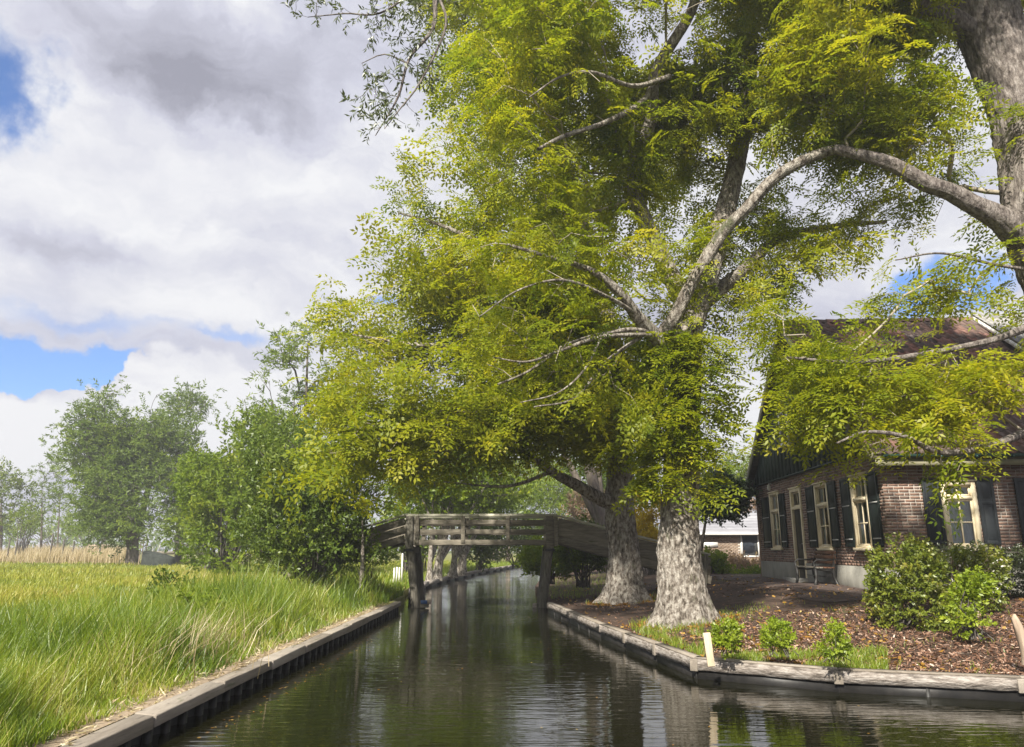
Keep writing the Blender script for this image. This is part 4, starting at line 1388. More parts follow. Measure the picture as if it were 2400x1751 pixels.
# door with transom light
u0, u1, z0, z1 = GD
m = MB().box((-.045, u0, z0), (.14, u0 + .1, z1)).box((-.045, u1 - .1, z0), (.14, u1, z1)).box((-.043, u0 + .1, z1 - .1), (.14, u1 - .1, z1)).box((-.04, u0 + .1, 2.06), (.12, u1 - .1, 2.15)).box((-.075, u0 - .03, z1), (.02, u1 + .03, z1 + .04))
df = m.build('door_frame', M['cream'], house, bevel=.004)
a, b = u0 + .1, u1 - .1
m = MB().box((.03, a, z0), (.075, b, 2.06))
dl = m.build('door', M['door'], house)
for za, zb in ((.25, .9), (1.05, 1.95)):
    MB().box((.022, a + .1, za), (.0298, b - .1, zb)).build('door_panel', M['door'], dl, bevel=.004)
MB().tube([(.03, a + .06, 1.05), (-.02, a + .06, 1.05), (-.02, a + .16, 1.05)], .011, 6).build('handle', M['steel'], dl)
m = MB().box((.02, a, 2.15), (.06, a + .04, 2.58)).box((.02, b - .04, 2.15), (.06, b, 2.58)).box((.02, a + .04, 2.15), (.06, b - .04, 2.19)).box((.02, a + .04, 2.54), (.06, b - .04, 2.58)).box((.025, (a + b) / 2 - .018, 2.19), (.055, (a + b) / 2 + .018, 2.54))
m.build('transom_light', M['cream'], df)
MB().raw([(.038, a + .04, 2.19), (.038, (a + b) / 2 - .02, 2.19), (.038, (a + b) / 2 - .02, 2.54), (.038, a + .04, 2.54)], [[0, 3, 2, 1]]).build('pane', M['glass'], df)
MB().raw([(.038, (a + b) / 2 + .02, 2.19), (.038, b - .04, 2.19), (.038, b - .04, 2.54), (.038, (a + b) / 2 + .02, 2.54)], [[0, 3, 2, 1]]).build('pane', M['glass'], df)
MB().box((-.42, u0 - .12, -.1), (.10, u1 + .12, .07)).build('doorstep', M['stone'], house, bevel=.012)
# wall lamp
lp = MB().tube([(-.01, 8.5, 3.02), (-.09, 8.5, 3.04), (-.10, 8.5, 2.96)], .02, 6)
wl_ = lp.build('wall_lamp', M['white'], house)
MB().tube([(-.10, 8.5, 2.99), (-.10, 8.5, 2.87), (-.10, 8.5, 2.80)], [.045, .06, .03], 8).build('lamp_glass', M['white'], wl_)

# roof
EY, EZ = -.42, 2.92
RYv, RZv = GL / 2, 7.62
SLN = sqrt((RYv - EY) ** 2 + (RZv - EZ) ** 2)
ud = np.array([0, (RYv - EY) / SLN, (RZv - EZ) / SLN])      # up the front slope
nrm = np.array([0, -ud[2], ud[1]])
X0, X1 = -.38, SIDE + .3
R0 = np.array([X0, EY, EZ])
m = MB()
t_ = .10
for sgn in (0, 1):
    # slabs, tapered to the ridge
    e = np.array([0, EY, EZ]); r = np.array([0, RYv, RZv])
    if sgn: e = np.array([0, GL - EY, EZ])
    nn = nrm if not sgn else np.array([0, ud[2], ud[1]])
    V = []
    for x in (X0 + .02, X1):
        V += [[x, e[1], e[2]], [x, r[1] - (0.0 if not sgn else 0), r[2] - .04], [x, r[1], r[2] - .17], [x, e[1] + (.02 if not sgn else -.02), e[2] - .12]]
    m.raw(V, [[0, 1, 5, 4], [1, 2, 6, 5], [2, 3, 7, 6], [3, 0, 4, 7], [0, 3, 2, 1], [4, 5, 6, 7]])
roof = m.build('roof', M['oldwood'], house)
# pantiles on the slope in view
TW, TLg = .235, .30


def pantile(w, l):
    n = 7
    V = []
    for s_ in (0, 1):
        for k_ in range(n):
            t = k_ / (n - 1)
            x = t * w * 1.06
            z = .022 + .03 * sin(t * 2 * pi * .98 + .5)
            V.append([x, s_ * l * 1.12, z + (.030 if s_ == 0 else .004)])
    for k_ in range(n):          # lower lip
        V.append([V[k_][0], 0.0, V[k_][2] - .028])
    Qd = [[k_, k_ + 1, n + k_ + 1, n + k_] for k_ in range(n - 1)] + [[2 * n + k_, 2 * n + k_ + 1, k_ + 1, k_] for k_ in range(n - 1)]
    return np.array(V), np.array(Qd)


PV, PQ = pantile(TW, TLg)
FR = np.stack([np.array([1, 0, 0]), ud, nrm], -1)     # local tile axes -> house axes
slots = []
skyl = (5.12, 5.85, 3.02, 3.75)            # roof light hole along x and slope
ncol = int(9.5 / TW)
for c_ in range(ncol):
    for r_ in range(int(SLN / TLg)):
        x = X0 + c_ * TW; s_ = r_ * TLg - .03
        if skyl[0] - .15 < x < skyl[1] and skyl[2] - .2 < s_ < skyl[3]: continue
        p = np.array([x, EY, EZ]) + ud * s_ + nrm * .006
        slots.append((p, s_))
wp = lambda p: np.array(wm @ Vector(p))


def proj(Pw):
    a = cos(PITCH) * Pw[1] + sin(PITCH) * (Pw[2] - EYE); b = -sin(PITCH) * Pw[1] + cos(PITCH) * (Pw[2] - EYE)
    return 1200 + F * Pw[0] / a, 875.5 - F * b / a, a


def tkey(s_):
    x, y, a = proj(wp(s_[0]))
    pen = 1 if (x < 2410 and y > 700) else 60
    return a * pen


slots.sort(key=tkey)
pme = mesh_np('roof_tile', PV, PQ, M['tile'], np.zeros(len(PV)), True)
rotT = Matrix(FR.tolist()).to_euler()
st = MB()
for i, (p, s_) in enumerate(slots):
    jz = rng.uniform(-.012, .012)
    if i < 300:
        o = link('roof_tile', pme, house, tuple(p), (rotT.x + rng.uniform(-.015, .015), rotT.y + rng.uniform(-.02, .02), rotT.z + rng.uniform(-.015, .015)))
    else:
        st.raw((PV + [jz, 0, rng.uniform(-.004, .006)]) @ FR.T + p, PQ, rng.random())
o = st.build('tiling', M['tile'], house, smooth=True); o['kind'] = 'stuff'
# rest of the front slope and ridge caps
m = MB()
for k_ in range(30):
    x = X0 + k_ * .36
    n = 6
    V = []
    for xx, rr in ((x, .125), (x + .39, .105)):
        for a in np.linspace(-.1, pi + .1, n):
            V.append([xx, RYv + cos(a) * rr, RZv - .02 + sin(a) * rr])
    mm = MB().raw(V, [[j, j + 1, n + j + 1, n + j] for j in range(n - 1)], rng.random())
    mm.build('ridge_tile', M['tile'], house, smooth=True)
sk = MB()
fr_ = lambda u, s_, h: np.array([u, EY, EZ]) + ud * s_ + nrm * h
V = [fr_(skyl[0], skyl[2], .09), fr_(skyl[1], skyl[2], .09), fr_(skyl[1], skyl[3], .09), fr_(skyl[0], skyl[3], .09)]
V2 = [fr_(skyl[0], skyl[2], -.02), fr_(skyl[1], skyl[2], -.02), fr_(skyl[1], skyl[3], -.02), fr_(skyl[0], skyl[3], -.02)]
s1 = sk.raw(V2 + V, BOXF).build('roof_window', M['green_metal'], house)
V = [fr_(skyl[0] + .07, skyl[2] + .07, .1), fr_(skyl[1] - .07, skyl[2] + .07, .1), fr_(skyl[1] - .07, skyl[3] - .07, .1), fr_(skyl[0] + .07, skyl[3] - .07, .1)]
MB().raw(V, [[0, 1, 2, 3]]).build('pane', M['teal'], s1)
# gutter
n = 7
V = []
for x in (X0 + .25, X1):
    for a in np.linspace(pi, 2 * pi, n):
        V.append([x, EY - .06 + cos(a) * .065, EZ - .02 + sin(a) * .065])
gt = MB().raw(V, [[j, j + 1, n + j + 1, n + j] for j in range(n - 1)]).build('gutter', M['green_metal'], house, smooth=True)
for x in np.arange(.3, 9, .75):
    MB().box((x, EY - .13, EZ - .10), (x + .03, EY + .01, EZ - .05)).build('bracket', M['green_metal'], gt)
MB().box((X0 + .1, EY + .01, EZ - .25), (X1, EY + .045, EZ - .125)).build('fascia', M['soffit'], house)
MB().box((.0, EY + .046, EZ - .21), (X1, -.016, EZ - .18)).build('soffit', M['soffit'], house)
MB().box((.01, -.016, WALLH), (X1, .3, WALLH + .12)).build('wall_plate', M['oldwood'], house)
# gable boards
NB = 30
for k_ in range(NB):
    a = -.36 + (GL + .72) * k_ / NB; b = -.36 + (GL + .72) * (k_ + 1) / NB
    def top(y):
        return EZ + (RZv - EZ) * (1 - abs(y - RYv) / (RYv - EY)) - .10
    ya, yb = a + .002, b - .002
    dx = rng.uniform(0, .008)
    za, zb = max(top(ya), 3.12), max(top(yb), 3.12)
    V = [[-.115 - dx, ya, 3.10], [-.05, ya, 3.10], [-.05, yb, 3.10], [-.115 - dx, yb, 3.10], [-.115 - dx, ya, za], [-.05, ya, za], [-.05, yb, zb], [-.115 - dx, yb, zb]]
    MB().raw(V, BOXF, rng.random()).build('gable_board', M['clad'], house)
MB().box((-.135, -.37, 3.06), (-.02, GL + .37, 3.098)).build('drip_board', M['clad'], house)
# bargeboards along both verges
for sg in (1, -1):
    e = np.array([X0 + .03, EY if sg > 0 else GL - EY, EZ - .08]); r = np.array([X0 + .03, RYv, RZv - .08])
    MB().beam(e, r, .03, .24, up=(0, 0, 1)).build('bargeboard', M['soffit'], house)
    e2 = e + [.15, 0, -.03]; r2 = r + [.15, 0, -.03]
    MB().beam(e2, r2, .24, .03, up=(0, 0, 1)).build('verge_soffit', M['soffit'], house)
MB().box((X0 + .03, GL + .05, EZ - .13), (3, GL - EY - .03, EZ - .10)).build('soffit', M['soffit'], house)
MB().box((X0 + .045, GL + .01, EZ - .30), (X0 + .07, GL - EY - .02, EZ - .02)).build('eave_end', M['soffit'], house)
# attic window, white
m = MB(); A_, B_, Z0, Z1 = 5.75, 6.65, 4.02, 5.1
m.box((-.17, A_, Z0), (-.11, A_ + .09, Z1)).box((-.17, B_ - .09, Z0), (-.11, B_, Z1)).box((-.168, A_ + .09, Z0), (-.11, B_ - .09, Z0 + .09)).box((-.168, A_ + .09, Z1 - .09), (-.11, B_ - .09, Z1)).box((-.16, (A_ + B_) / 2 - .02, Z0 + .09), (-.13, (A_ + B_) / 2 + .02, Z1 - .09)).box((-.157, A_ + .09, 4.55), (-.132, B_ - .09, 4.59))
aw = m.build('attic_window', M['white'], house)
MB().box((-.145, A_ + .09, Z0 + .09), (-.135, B_ - .09, Z1 - .09)).build('pane', M['darkpane'], aw)
MB().box((-.21, A_ - .05, Z0 - .05), (-.12, B_ + .05, Z0)).build('sill', M['white'], aw)
# raised grey-tiled roof block to the right
pk = at(2275, 738, 21.5)
lp_ = np.array(wm.inverted() @ Vector(pk))
xa = float(lp_[0]); rzz = float(lp_[2]); ry = float(lp_[1])
ge = at(2380, 812, 19.4); le = np.array(wm.inverted() @ Vector(ge)); ey, ez = float(le[1]), float(le[2])
sec = [(ey, ez), (ry, rzz), (2 * ry - ey, ez)]
V = []
for x in (xa, X1 + .05):
    V += [[x, sec[0][0], ez], [x, ry, rzz], [x, ry, rzz - .14], [x, sec[0][0] + .05, ez - .14]]
    V += [[x, sec[2][0], ez], [x, sec[2][0] - .05, ez - .14]]
up_ = MB().raw(V, [[0, 1, 7, 6], [1, 4, 10, 7], [3, 2, 8, 9], [2, 5, 11, 8], [0, 3, 2, 1], [1, 2, 5, 4], [0, 6, 9, 3], [4, 5, 11, 10]]).build('upper_roof', M['oldwood'], house)
m = MB().raw([[xa + .35, ey + .3, ez - .9], [xa + .35, 2 * ry - ey - .3, ez - .9], [xa + .35, 2 * ry - ey - .3, ez], [xa + .35, ry, rzz - .16], [xa + .35, ey + .3, ez]], [[0, 1, 2, 4], [2, 3, 4, 4]])
m.build('upper_gable', M['clad'], up_)
MB().box((xa + .37, ey + .3, ez - 1.2), (X1, ey + .35, ez - .1)).build('upper_wall', M['oldwood'], up_)
sl2 = sqrt((ry - ey) ** 2 + (rzz - ez) ** 2); ud2 = np.array([0, (ry - ey) / sl2, (rzz - ez) / sl2]); n2 = np.array([0, -ud2[2], ud2[1]]); FR2 = np.stack([np.array([1, 0, 0]), ud2, n2], -1)
st = MB()
for c_ in range(12):
    for r_ in range(int(sl2 / .22) + 1):
        st.raw((PV * [1, .75, .8]) @ FR2.T + np.array([xa + c_ * TW, ey, ez]) + ud2 * (r_ * .22 - .02) + n2 * .004, PQ, rng.random())
o = st.build('grey_tiling', M['grey_tile'], up_, smooth=True); o['kind'] = 'stuff'
for k_ in range(int(sl2 / .24)):
    p = np.array([xa - .02, ey, ez]) + ud2 * k_ * .24
    MB().beam(p - n2 * .06, p + ud2 * .235 - n2 * .05, .05, .10, up=tuple(n2)).build('verge_tile', M['white'], up_)
V = []
for x in (xa + .1, X1):
    for a in np.linspace(pi, 2 * pi, 7):
        V.append([x, ey - .05 + cos(a) * .07, ez - .02 + sin(a) * .07])
MB().raw(V, [[j, j + 1, 8 + j, 7 + j] for j in range(6)]).build('gutter', M['white'], up_, smooth=True)

# ------------------------------------------------------------------ bench by the door
bench = empty('garden_bench', tuple(wm @ Vector((-.42, 3.6, 0.0))), 'dark slatted bench with iron ends against the brick wall beside the door', 'bench', None, HROT)
BLEN = 1.5
for yy in (-BLEN / 2, BLEN / 2):
    m = MB()
    m.tube([(-.30, yy, 0), (-.26, yy, .2), (-.27, yy, .42)], [.042, .04, .04], 6)
    m.tube([(.26, yy, 0), (.18, yy, .22), (.17, yy, .42), (.24, yy, .66), (.30, yy, .90)], [.042, .04, .038, .034, .03], 6)
    m.tube([(-.28, yy, .40), (0, yy, .37), (.18, yy, .38)], .026, 6)
    m.tube([(-.28, yy, .44), (-.30, yy, .56), (-.22, yy, .63), (.0, yy, .62), (.22, yy, .64)], .024, 6)
    m.build('end_frame', M['iron'], bench, smooth=True)
for k_ in range(5):
    x = -.27 + k_ * .098
    MB().box((x, -BLEN / 2 - .06, .425), (x + .082, BLEN / 2 + .06, .455)).build('seat_slat', M['benchwood'] if k_ > 1 else M['postwood'], bench, bevel=.006)
for k_ in range(3):
    z = .54 + k_ * .115
    xx = .195 + .29 * (z - .44) * .5
    MB().box((xx, -BLEN / 2 - .04, z), (xx + .028, BLEN / 2 + .04, z + .085)).build('back_slat', M['benchwood'], bench, bevel=.006)
MB().tube([(.0, -BLEN / 2, .22), (.0, BLEN / 2, .22)], .014, 6).build('stretcher', M['iron'], bench)

# path: narrow brown clinkers before the gable, laid as a course of slabs
def house_pt(x, y):
    return np.array(wm @ Vector((x, y, 0)))


pm = MB()
Vp = []
ny = 40
for i in range(ny):
    y = -1.5 + i * .33
    for xo in (-.045, -.5, -1.0, -1.5, -1.9):
        p = house_pt(xo - (0.25 * sm(xo, -1.0, -1.9) * sin(i * .5)), y)
        Vp.append([p[0], p[1], rz_(np.array([p[0]]), np.array([p[1]]))[0] + .012])
Vp = np.array(Vp); a = np.arange(ny - 1)[:, None] * 5; b = np.arange(4)[None]
o = pm.raw(Vp, np.stack([a + b, a + 5 + b, a + 6 + b, a + 1 + b], -1).reshape(-1, 4)).build('path', M['path'], smooth=True); o['kind'] = 'structure'

# ------------------------------------------------------------------ bushes
SMALL = [simple_spray(rt, 12, .16, .055, .030, 1.0) for _ in range(8)]
HEDGE = [simple_spray(rt, 14, .14, .045, .026, 1.0) for _ in range(8)]
BIGL = [simple_spray(rt, 12, .5, .16, .075, 1.0) for _ in range(8)]
FARL = [simple_spray(rt, 12, .9, .30, .13, 1.0) for _ in range(8)]
WILL = [simple_spray(rt, 12, .7, .30, .085, .6) for _ in range(8)]


def bush(name, label, cat, base, lobes, n, temps, mat, seed=1, group=None, stems=5, thin=.25, nscale=1.2, tint=(.5, .2), extra=None, shell=.75, stem_r=.012, twig='twig_dark', spscale=(.8, 1.3), upb=.2):
    rng = np.random.default_rng(seed)
    base = np.array(base, float)
    root = empty(name, tuple(base), label, cat, group)
    P = sample_lobes(rng, lobes, n, thin, nscale, seed, shell)
    cen = np.mean([l[:3] for l in lobes], 0); cen[2] = base[2] + .3 * (cen[2] - base[2])
    D = P - cen; D /= np.linalg.norm(D, axis=1, keepdims=True) + 1e-9
    D += rng.normal(size=P.shape) * .5; D[:, 2] += upb
    nz = vnoise(P, nscale * 1.6, seed + 5)
    V, Qd, T = scatter(rng, P, D, temps, spscale, tint[0] + tint[1] * 2.6 * (nz - .5) + rng.normal(size=len(P)) * .08, .9)
    m = MB()
    sel = P[rng.choice(len(P), min(stems * 4, len(P)), False)]
    for k_, p in enumerate(sel):
        b0 = base + np.array([*(rng.normal(size=2) * .08 * (1 + stem_r * 20)), -.05])
        mid = (b0 + p) / 2 + rng.normal(size=3) * .12 * np.linalg.norm(p - b0) * .5 + [0, 0, .1 * np.linalg.norm(p - b0)]
        m.tube(resample([b0, mid, p], .2), np.linspace(stem_r, stem_r * .35, len(resample([b0, mid, p], .2))), 5, cap=False)
    m.v = [v - base for v in m.v]
    m.build('stem', M[twig], root, smooth=True)
    link('foliage', mesh_np('foliage', V - base, Qd, mat, T), root)
    return root


# clipped hedge under the side windows (a block with a ruffled skin)
hp0 = house_pt(.55, -1.55)
def hedge_lobes():
    out = []
    for x in np.arange(.5, 7.5, .55):
        for z in (.25, .62, .80):
            p = house_pt(x, -1.55)
            out.append((p[0], p[1], .62 + z, .42, .5, .25))
    return out


bush('hedge', 'dark clipped evergreen hedge below the side windows of the farmhouse', 'hedge', (house_pt(3.5, -1.55)[0], house_pt(3.5, -1.55)[1], .62), hedge_lobes(), 3400, HEDGE, M['leaf_hedge'], 31, thin=.05, stems=12, upb=.1)
S0 = atz(2130, 1455, .52); SY = S0[1]
def pl(x, y, Y, rx, ry, rY): return lobe(x / K, y / K, Y, rx / K, ry / K, rY)
bush('shrub', 'large glossy yellow-green shrub in front of the hedge', 'shrub', S0, [pl(2125, 1345, SY, 65, 65, .45), pl(2135, 1420, SY, 72, 52, .5), pl(2085, 1395, SY, 36, 36, .3), pl(2150, 1320, SY, 36, 20, .3)], 950, SMALL, M['leaf_shrub'], 32, thin=.2, nscale=2.5)
S1 = atz(2255, 1440, .55); Y1 = S1[1]
sh2 = bush('shrub', 'twiggy half-bare shrub dotted with pale blooms beside the hedge', 'shrub', S1, [pl(2260, 1370, Y1, 70, 55, .45), pl(2290, 1325, Y1, 50, 26, .35), pl(2230, 1330, Y1, 40, 22, .35)], 420, SMALL, M['leaf_shrub'], 33, thin=.3, nscale=2.2, stems=26, twig='deadwood', stem_r=.015)
rng = np.random.default_rng(90)
fpP = sample_lobes(rng, [pl(2260, 1370, Y1 - .1, 76, 60, .45), pl(2290, 1315, Y1 - .1, 60, 30, .4)], 130, .1, 2, 3, 1.0)
V, Qd, T = scatter(rng, fpP, rng.normal(size=fpP.shape), [simple_spray(rt, 4, .02, .028, .026, 1) for _ in range(4)], (.8, 1.3))
link('blossom', mesh_np('blossom', V - S1, Qd, M['flower'], T), sh2)
S2 = atz(2275, 1488, .45)
bush('shrub', 'narrow bright young shoot bush in front of the twiggy shrub', 'shrub', S2, [pl(2275, 1425, S2[1], 26, 40, .2), pl(2285, 1385, S2[1], 22, 26, .2), pl(2268, 1465, S2[1], 24, 24, .2)], 210, SMALL, M['leaf_lime'], 34, thin=.15, nscale=3)
for i, (x, yb, yt, w, lab) in enumerate([(1705, 1522, 1452, 37, 'dense rounded lime-green bush just behind the pale wooden stake'), (1820, 1525, 1450, 36, 'middle lime-green bush of the three young ones on the bank'), (1950, 1540, 1456, 34, 'loose open lime-green bush next to the bark chips')]):
    s = atz(x, yb, .40); d = s[1]
    n = (210, 170, 125)[i]
    bush('lime_bush', lab, 'bush', s, [pl(x, (yb + yt) / 2 + 8, d, w * .62, (yb - yt) / 2 * .62, .16), pl(x + (6, -10, 8)[i], yt + 26, d, w * .34, 9, .1)] + ([pl(x - 10, yb - 16, d, 14, 8, .12)] if i < 2 else [pl(x + 6, yb - 18, d, 18, 10, .12)]), n, SMALL, M['leaf_lime'], 40 + i, 'young lime-green bushes on the bank', thin=.1 if i < 2 else .3, nscale=5, spscale=(.55, .85), stem_r=.006, stems=3)
# stake and driftwood
s = atz(1666, 1541, .36)
stk = MB()
top = at(1656, 1483, s[1])
stk.beam(s + [0, 0, -.1], top, .085, .03, up=(0, 1, 0))
tag(stk.build('wooden_stake', M['stake'], bevel=.006), 'pale bare wooden stake leaning at the bank edge by the corner', 'stake')
s = atz(2404, 1536, .42)
dr = empty('driftwood', tuple(s), 'weathered upright driftwood stump in the bark chips at the picture edge', 'stump')
me, _ = trunk_mesh('trunk', [(0.03, 0, -.1), (.01, 0, .1), (-.03, 0, .3), (-.055, .01, .40), (-.05, .01, .45)], [.075, .062, .048, .035, .01], M['deadwood'], 20, None, .25, 6, .03)
link('trunk', me, dr)

# ------------------------------------------------------------------ trees and bushes further off
def small_tree(name, label, cat, px, pyb, Y, lobes, n, temps, mat, seed, group=None, trunk_r=.2, top=None, sprays=3, zb=.4, thin=.35, twig='twig_dark', bark='bark_dark', lean=0, stems=1, nscale=.5, jitter=.5, tint=(.5, .2), rise=.1, rtip=.012, spscale=(.8, 1.25)):
    b = at(px, pyb, Y); b[2] = zb
    tp = at(px + lean, top, Y) if top is not None else np.array(lobes[0][:3])
    tp = b + (tp - b) * .72
    trunk = [(b + [0, 0, -.2], trunk_r * 1.25), (b + (tp - b) * .15, trunk_r), (b + (tp - b) * .5 + [trunk_r * .3, 0, 0], trunk_r * .7), (tp, trunk_r * .12)]
    limbs = []
    r_ = np.random.default_rng(seed + 100)
    for s_ in range(stems - 1):
        a0 = b + (tp - b) * .12
        L = lobes[(s_ + 1) % len(lobes)]
        e = np.array(L[:3]) + [0, 0, L[5] * .3]
        limbs.append([(a0, trunk_r * .7), (a0 + (e - a0) * .4 + r_.normal(size=3) * .15, trunk_r * .55), (e, trunk_r * .2)])
    return tree(name, label, cat, b, trunk, limbs, lobes, n, temps, mat, M[bark], M[twig], sprays, seed, group, flare=(.6, .5), thin=thin, k=12, jitter=jitter, nscale=nscale, rtip=rtip, step=1.0, droop=.05, tint=tint, rise=rise, tsegs=.35, rmax=trunk_r * .6, spscale=spscale)


# willows left
yw = 60
small_tree('willow_tree', 'tall loose-crowned willow behind the dark upturned boat', 'tree', 312, 1312, yw, [lobe(*t) for t in [(290, 930, yw, 80, 65, 3), (215, 980, yw, 60, 75, 2.5), (360, 960, yw + 2, 60, 85, 2.5), (300, 1080, yw - 1, 95, 70, 3), (210, 1100, yw, 55, 45, 2), (370, 1120, yw - 1, 75, 60, 2.5), (300, 1150, yw - 2, 90, 40, 2), (240, 1175, yw - 1, 60, 30, 2), (370, 1180, yw - 1, 70, 30, 2), (330, 1190, yw, 60, 22, 2), (270, 1010, yw, 70, 60, 2)]], 1650, WILL, M['leaf_willow'], 51, trunk_r=.42, top=930, stems=4, thin=.45, nscale=.22, sprays=3, jitter=.7, rtip=.018)
small_tree('willow_tree', 'taller feathery half-bare willow just right of the first', 'tree', 420, 1306, 66, [lobe(*t) for t in [(410, 930, 66, 48, 60, 2.5), (420, 1010, 66, 45, 60, 2.5), (430, 1090, 66, 50, 60, 2.5), (445, 1160, 66, 50, 40, 2.5)]], 700, WILL, M['leaf_willow'], 52, trunk_r=.28, top=900, stems=3, thin=.4, sprays=2, jitter=.7, rtip=.014, nscale=.25)
# saplings
small_tree('sapling', 'slender bare-stemmed sapling rising above the reeds', 'tree', 100, 1285, 74, [lobe(*t) for t in [(110, 1060, 74, 38, 40, 1.5), (100, 1100, 74, 40, 32, 1.5)]], 120, WILL, M['leaf_willow'], 53, 'thin saplings in the reeds', trunk_r=.11, top=1060, thin=.3, sprays=1, rtip=.01)
small_tree('sapling', 'thinner crooked sapling between the reeds and the willow', 'tree', 138, 1275, 78, [lobe(*t) for t in [(140, 1050, 78, 26, 45, 1.2), (135, 1100, 78, 24, 24, 1.2)]], 80, WILL, M['leaf_willow'], 54, 'thin saplings in the reeds', trunk_r=.09, top=1050, lean=8, thin=.3, sprays=1, rtip=.01)
small_tree('bushy_tree', 'low blue-green tree cut by the picture edge behind the reeds', 'tree', 5, 1270, 82, [lobe(*t) for t in [(0, 1100, 82, 50, 45, 3), (30, 1130, 82, 35, 40, 3), (-60, 1090, 82, 70, 60, 3)]], 170, FARL, M['leaf_dark'], 55, trunk_r=.25, top=1110, thin=.2, tint=(.7, .2))
b = at(52 * K, 1190 * K, 72); b[2] = .4
bush('bush', 'small rounded bright bush standing in the reeds', 'bush', b, [lobe(52, 1160, 72, 26, 28, 1.2)], 130, FARL, M['leaf_bush'], 56, stem_r=.05, nscale=.6, spscale=(.5, .8))
for i, (x, y, Y, rx, ry, lab) in enumerate([(130, 1165, 110, 70, 22, 'distant pale shrub mass behind the saplings'), (210, 1160, 100, 60, 25, 'distant low shrub behind the flat brown fence')]):
    b = at(x * K, 1200 * K, Y); b[2] = .4
    bush('bush', lab, 'bush', b, [lobe(x, y, Y, rx, ry, 2.5)], 160, FARL, M['leaf_bush'], 57 + i, stem_r=.06, nscale=.4, spscale=(.8, 1.3))
# bush belt on the left bank
yb = 34
def bl(lst, Y): return [lobe(x, y, Y + dy, rx, ry, rd) for x, y, dy, rx, ry, rd in lst]
b = at(500 * K, 1250 * K, 36); b[2] = .42
bush('bush', 'tall bright green bush mass left of the dark bush', 'bush', b, bl([(520, 1010, 0, 75, 75, 2.2), (480, 1090, 0, 70, 60, 2.0), (560, 1060, -1, 85, 80, 2.2), (520, 1150, -1, 80, 60, 1.8), (600, 980, 1, 80, 60, 2.0), (450, 1150, 0, 40, 40, 1.2), (455, 1060, 1, 45, 60, 1.4), (430, 1190, 1, 45, 35, 1.3), (520, 1215, -1, 90, 40, 1.6), (590, 1130, -2, 90, 90, 1.8), (640, 1050, -1, 90, 80, 2)], 36), 3000, BIGL, M['leaf_bush'], 61, stem_r=.05, nscale=.45, thin=.25, spscale=(.9, 1.5), stems=10)
b = at(470 * K, 1235 * K, 46); b[2] = .42
bush('bush', 'low dark rounded bush behind the meadow beside the boat', 'bush', b, bl([(470, 1190, 0, 65, 42, 1.6), (420, 1180, 1, 45, 35, 1.4)], 46), 380, FARL, M['leaf_dark'], 62, stem_r=.04, nscale=.5, thin=.15, spscale=(.5, .8), tint=(.55, .2))
b = at(690 * K, 1300 * K, 20.6); b[2] = .42
bush('bush', 'big dark green bush hanging over the tall grass beside the bridge', 'bush', b, bl([(690, 1080, 0, 105, 85, 1.7), (650, 1170, -.6, 85, 70, 1.5), (715, 1170, -.3, 75, 75, 1.3), (640, 1020, 1, 80, 60, 1.6), (755, 1120, .3, 50, 70, 1.0), (700, 1230, -.5, 110, 40, 1.3), (600, 1190, 0, 60, 55, 1), (650, 1090, 0, 90, 70, 1.3), (745, 1215, .2, 55, 45, .7)], 20.6), 3000, BIGL, M['leaf_dark'], 63, stem_r=.03, nscale=.7, thin=.22, spscale=(.45, .8), stems=10, tint=(.5, .24))
small_tree('tall_tree', 'thin sparse tall tree rising above the bushes', 'tree', 690, 1290, 42, [lobe(*t) for t in [(640, 830, 42, 60, 50, 2), (680, 770, 42, 70, 50, 2), (600, 900, 42, 60, 35, 1.8), (720, 880, 42, 70, 70, 2), (660, 950, 42, 80, 50, 2), (770, 820, 42, 60, 60, 2)]], 420, WILL, M['leaf_willow'], 64, trunk_r=.22, top=790, thin=.4, sprays=2, jitter=.5, stems=3, nscale=.3, tint=(.6, .2), rtip=.012, spscale=(.6, 1.0))
b = at(810 * K, 1260 * K, 20); b[2] = .42
small_tree('sapling', 'slim pale sapling trunk in front of the bridge ramp', 'tree', 850, 1335, 20.3, [lobe(*t) for t in [(815, 1070, 20.3, 30, 40, .5), (840, 1120, 20.3, 25, 20, .4)]], 60, BIGL, M['leaf_bush'], 65, trunk_r=.07, top=1130, thin=.2, sprays=2, rtip=.006, bark='bark', jitter=.2, spscale=(.4, .7), nscale=1.5)
b = at(815 * K, 1240 * K, 20.9); b[2] = .42
bush('bush', 'thin leafy bush covering the foot of the bridge ramp', 'bush', b, bl([(800, 1200, 0, 30, 45, .6), (830, 1238, 0, 30, 16, .4)], 20.8), 150, SMALL, M['leaf_dark'], 66, nscale=1.4, thin=.3, spscale=(1.3, 2.0), tint=(.6, .2))
# trunks beyond the bridge
for i, (x, lean, Y, top, r_, lab) in enumerate([(950, 10, 34, 1050, .11, 'slim straight trunk first in the row beyond the bridge'), (965, 65, 36, 1000, .19, 'thick leaning trunk second in the row beyond the bridge'), (1000, 50, 39, 1010, .16, 'leaning trunk third in the row beyond the bridge'), (1020, 25, 42, 1020, .22, 'broad trunk last in the row beyond the bridge')]):
    ctr = x + lean
    small_tree('alder_tree', lab, 'tree', x * K, 1262 * K, Y, [lobe(*t) for t in [(ctr, 1030, Y, 75, 45, 2.5), (ctr + 50, 1075, Y + 1, 75, 45, 2.2), (ctr - 50, 1065, Y, 65, 55, 2.2), (ctr, 940, Y + 2, 90, 70, 2.5)]], 420, BIGL, M['leaf_bush'], 70 + i, 'alder trunks beyond the bridge', trunk_r=r_, top=top, lean=lean * K, thin=.3, sprays=3, jitter=.5, stems=3, bark='bark', nscale=.4, rtip=.01)
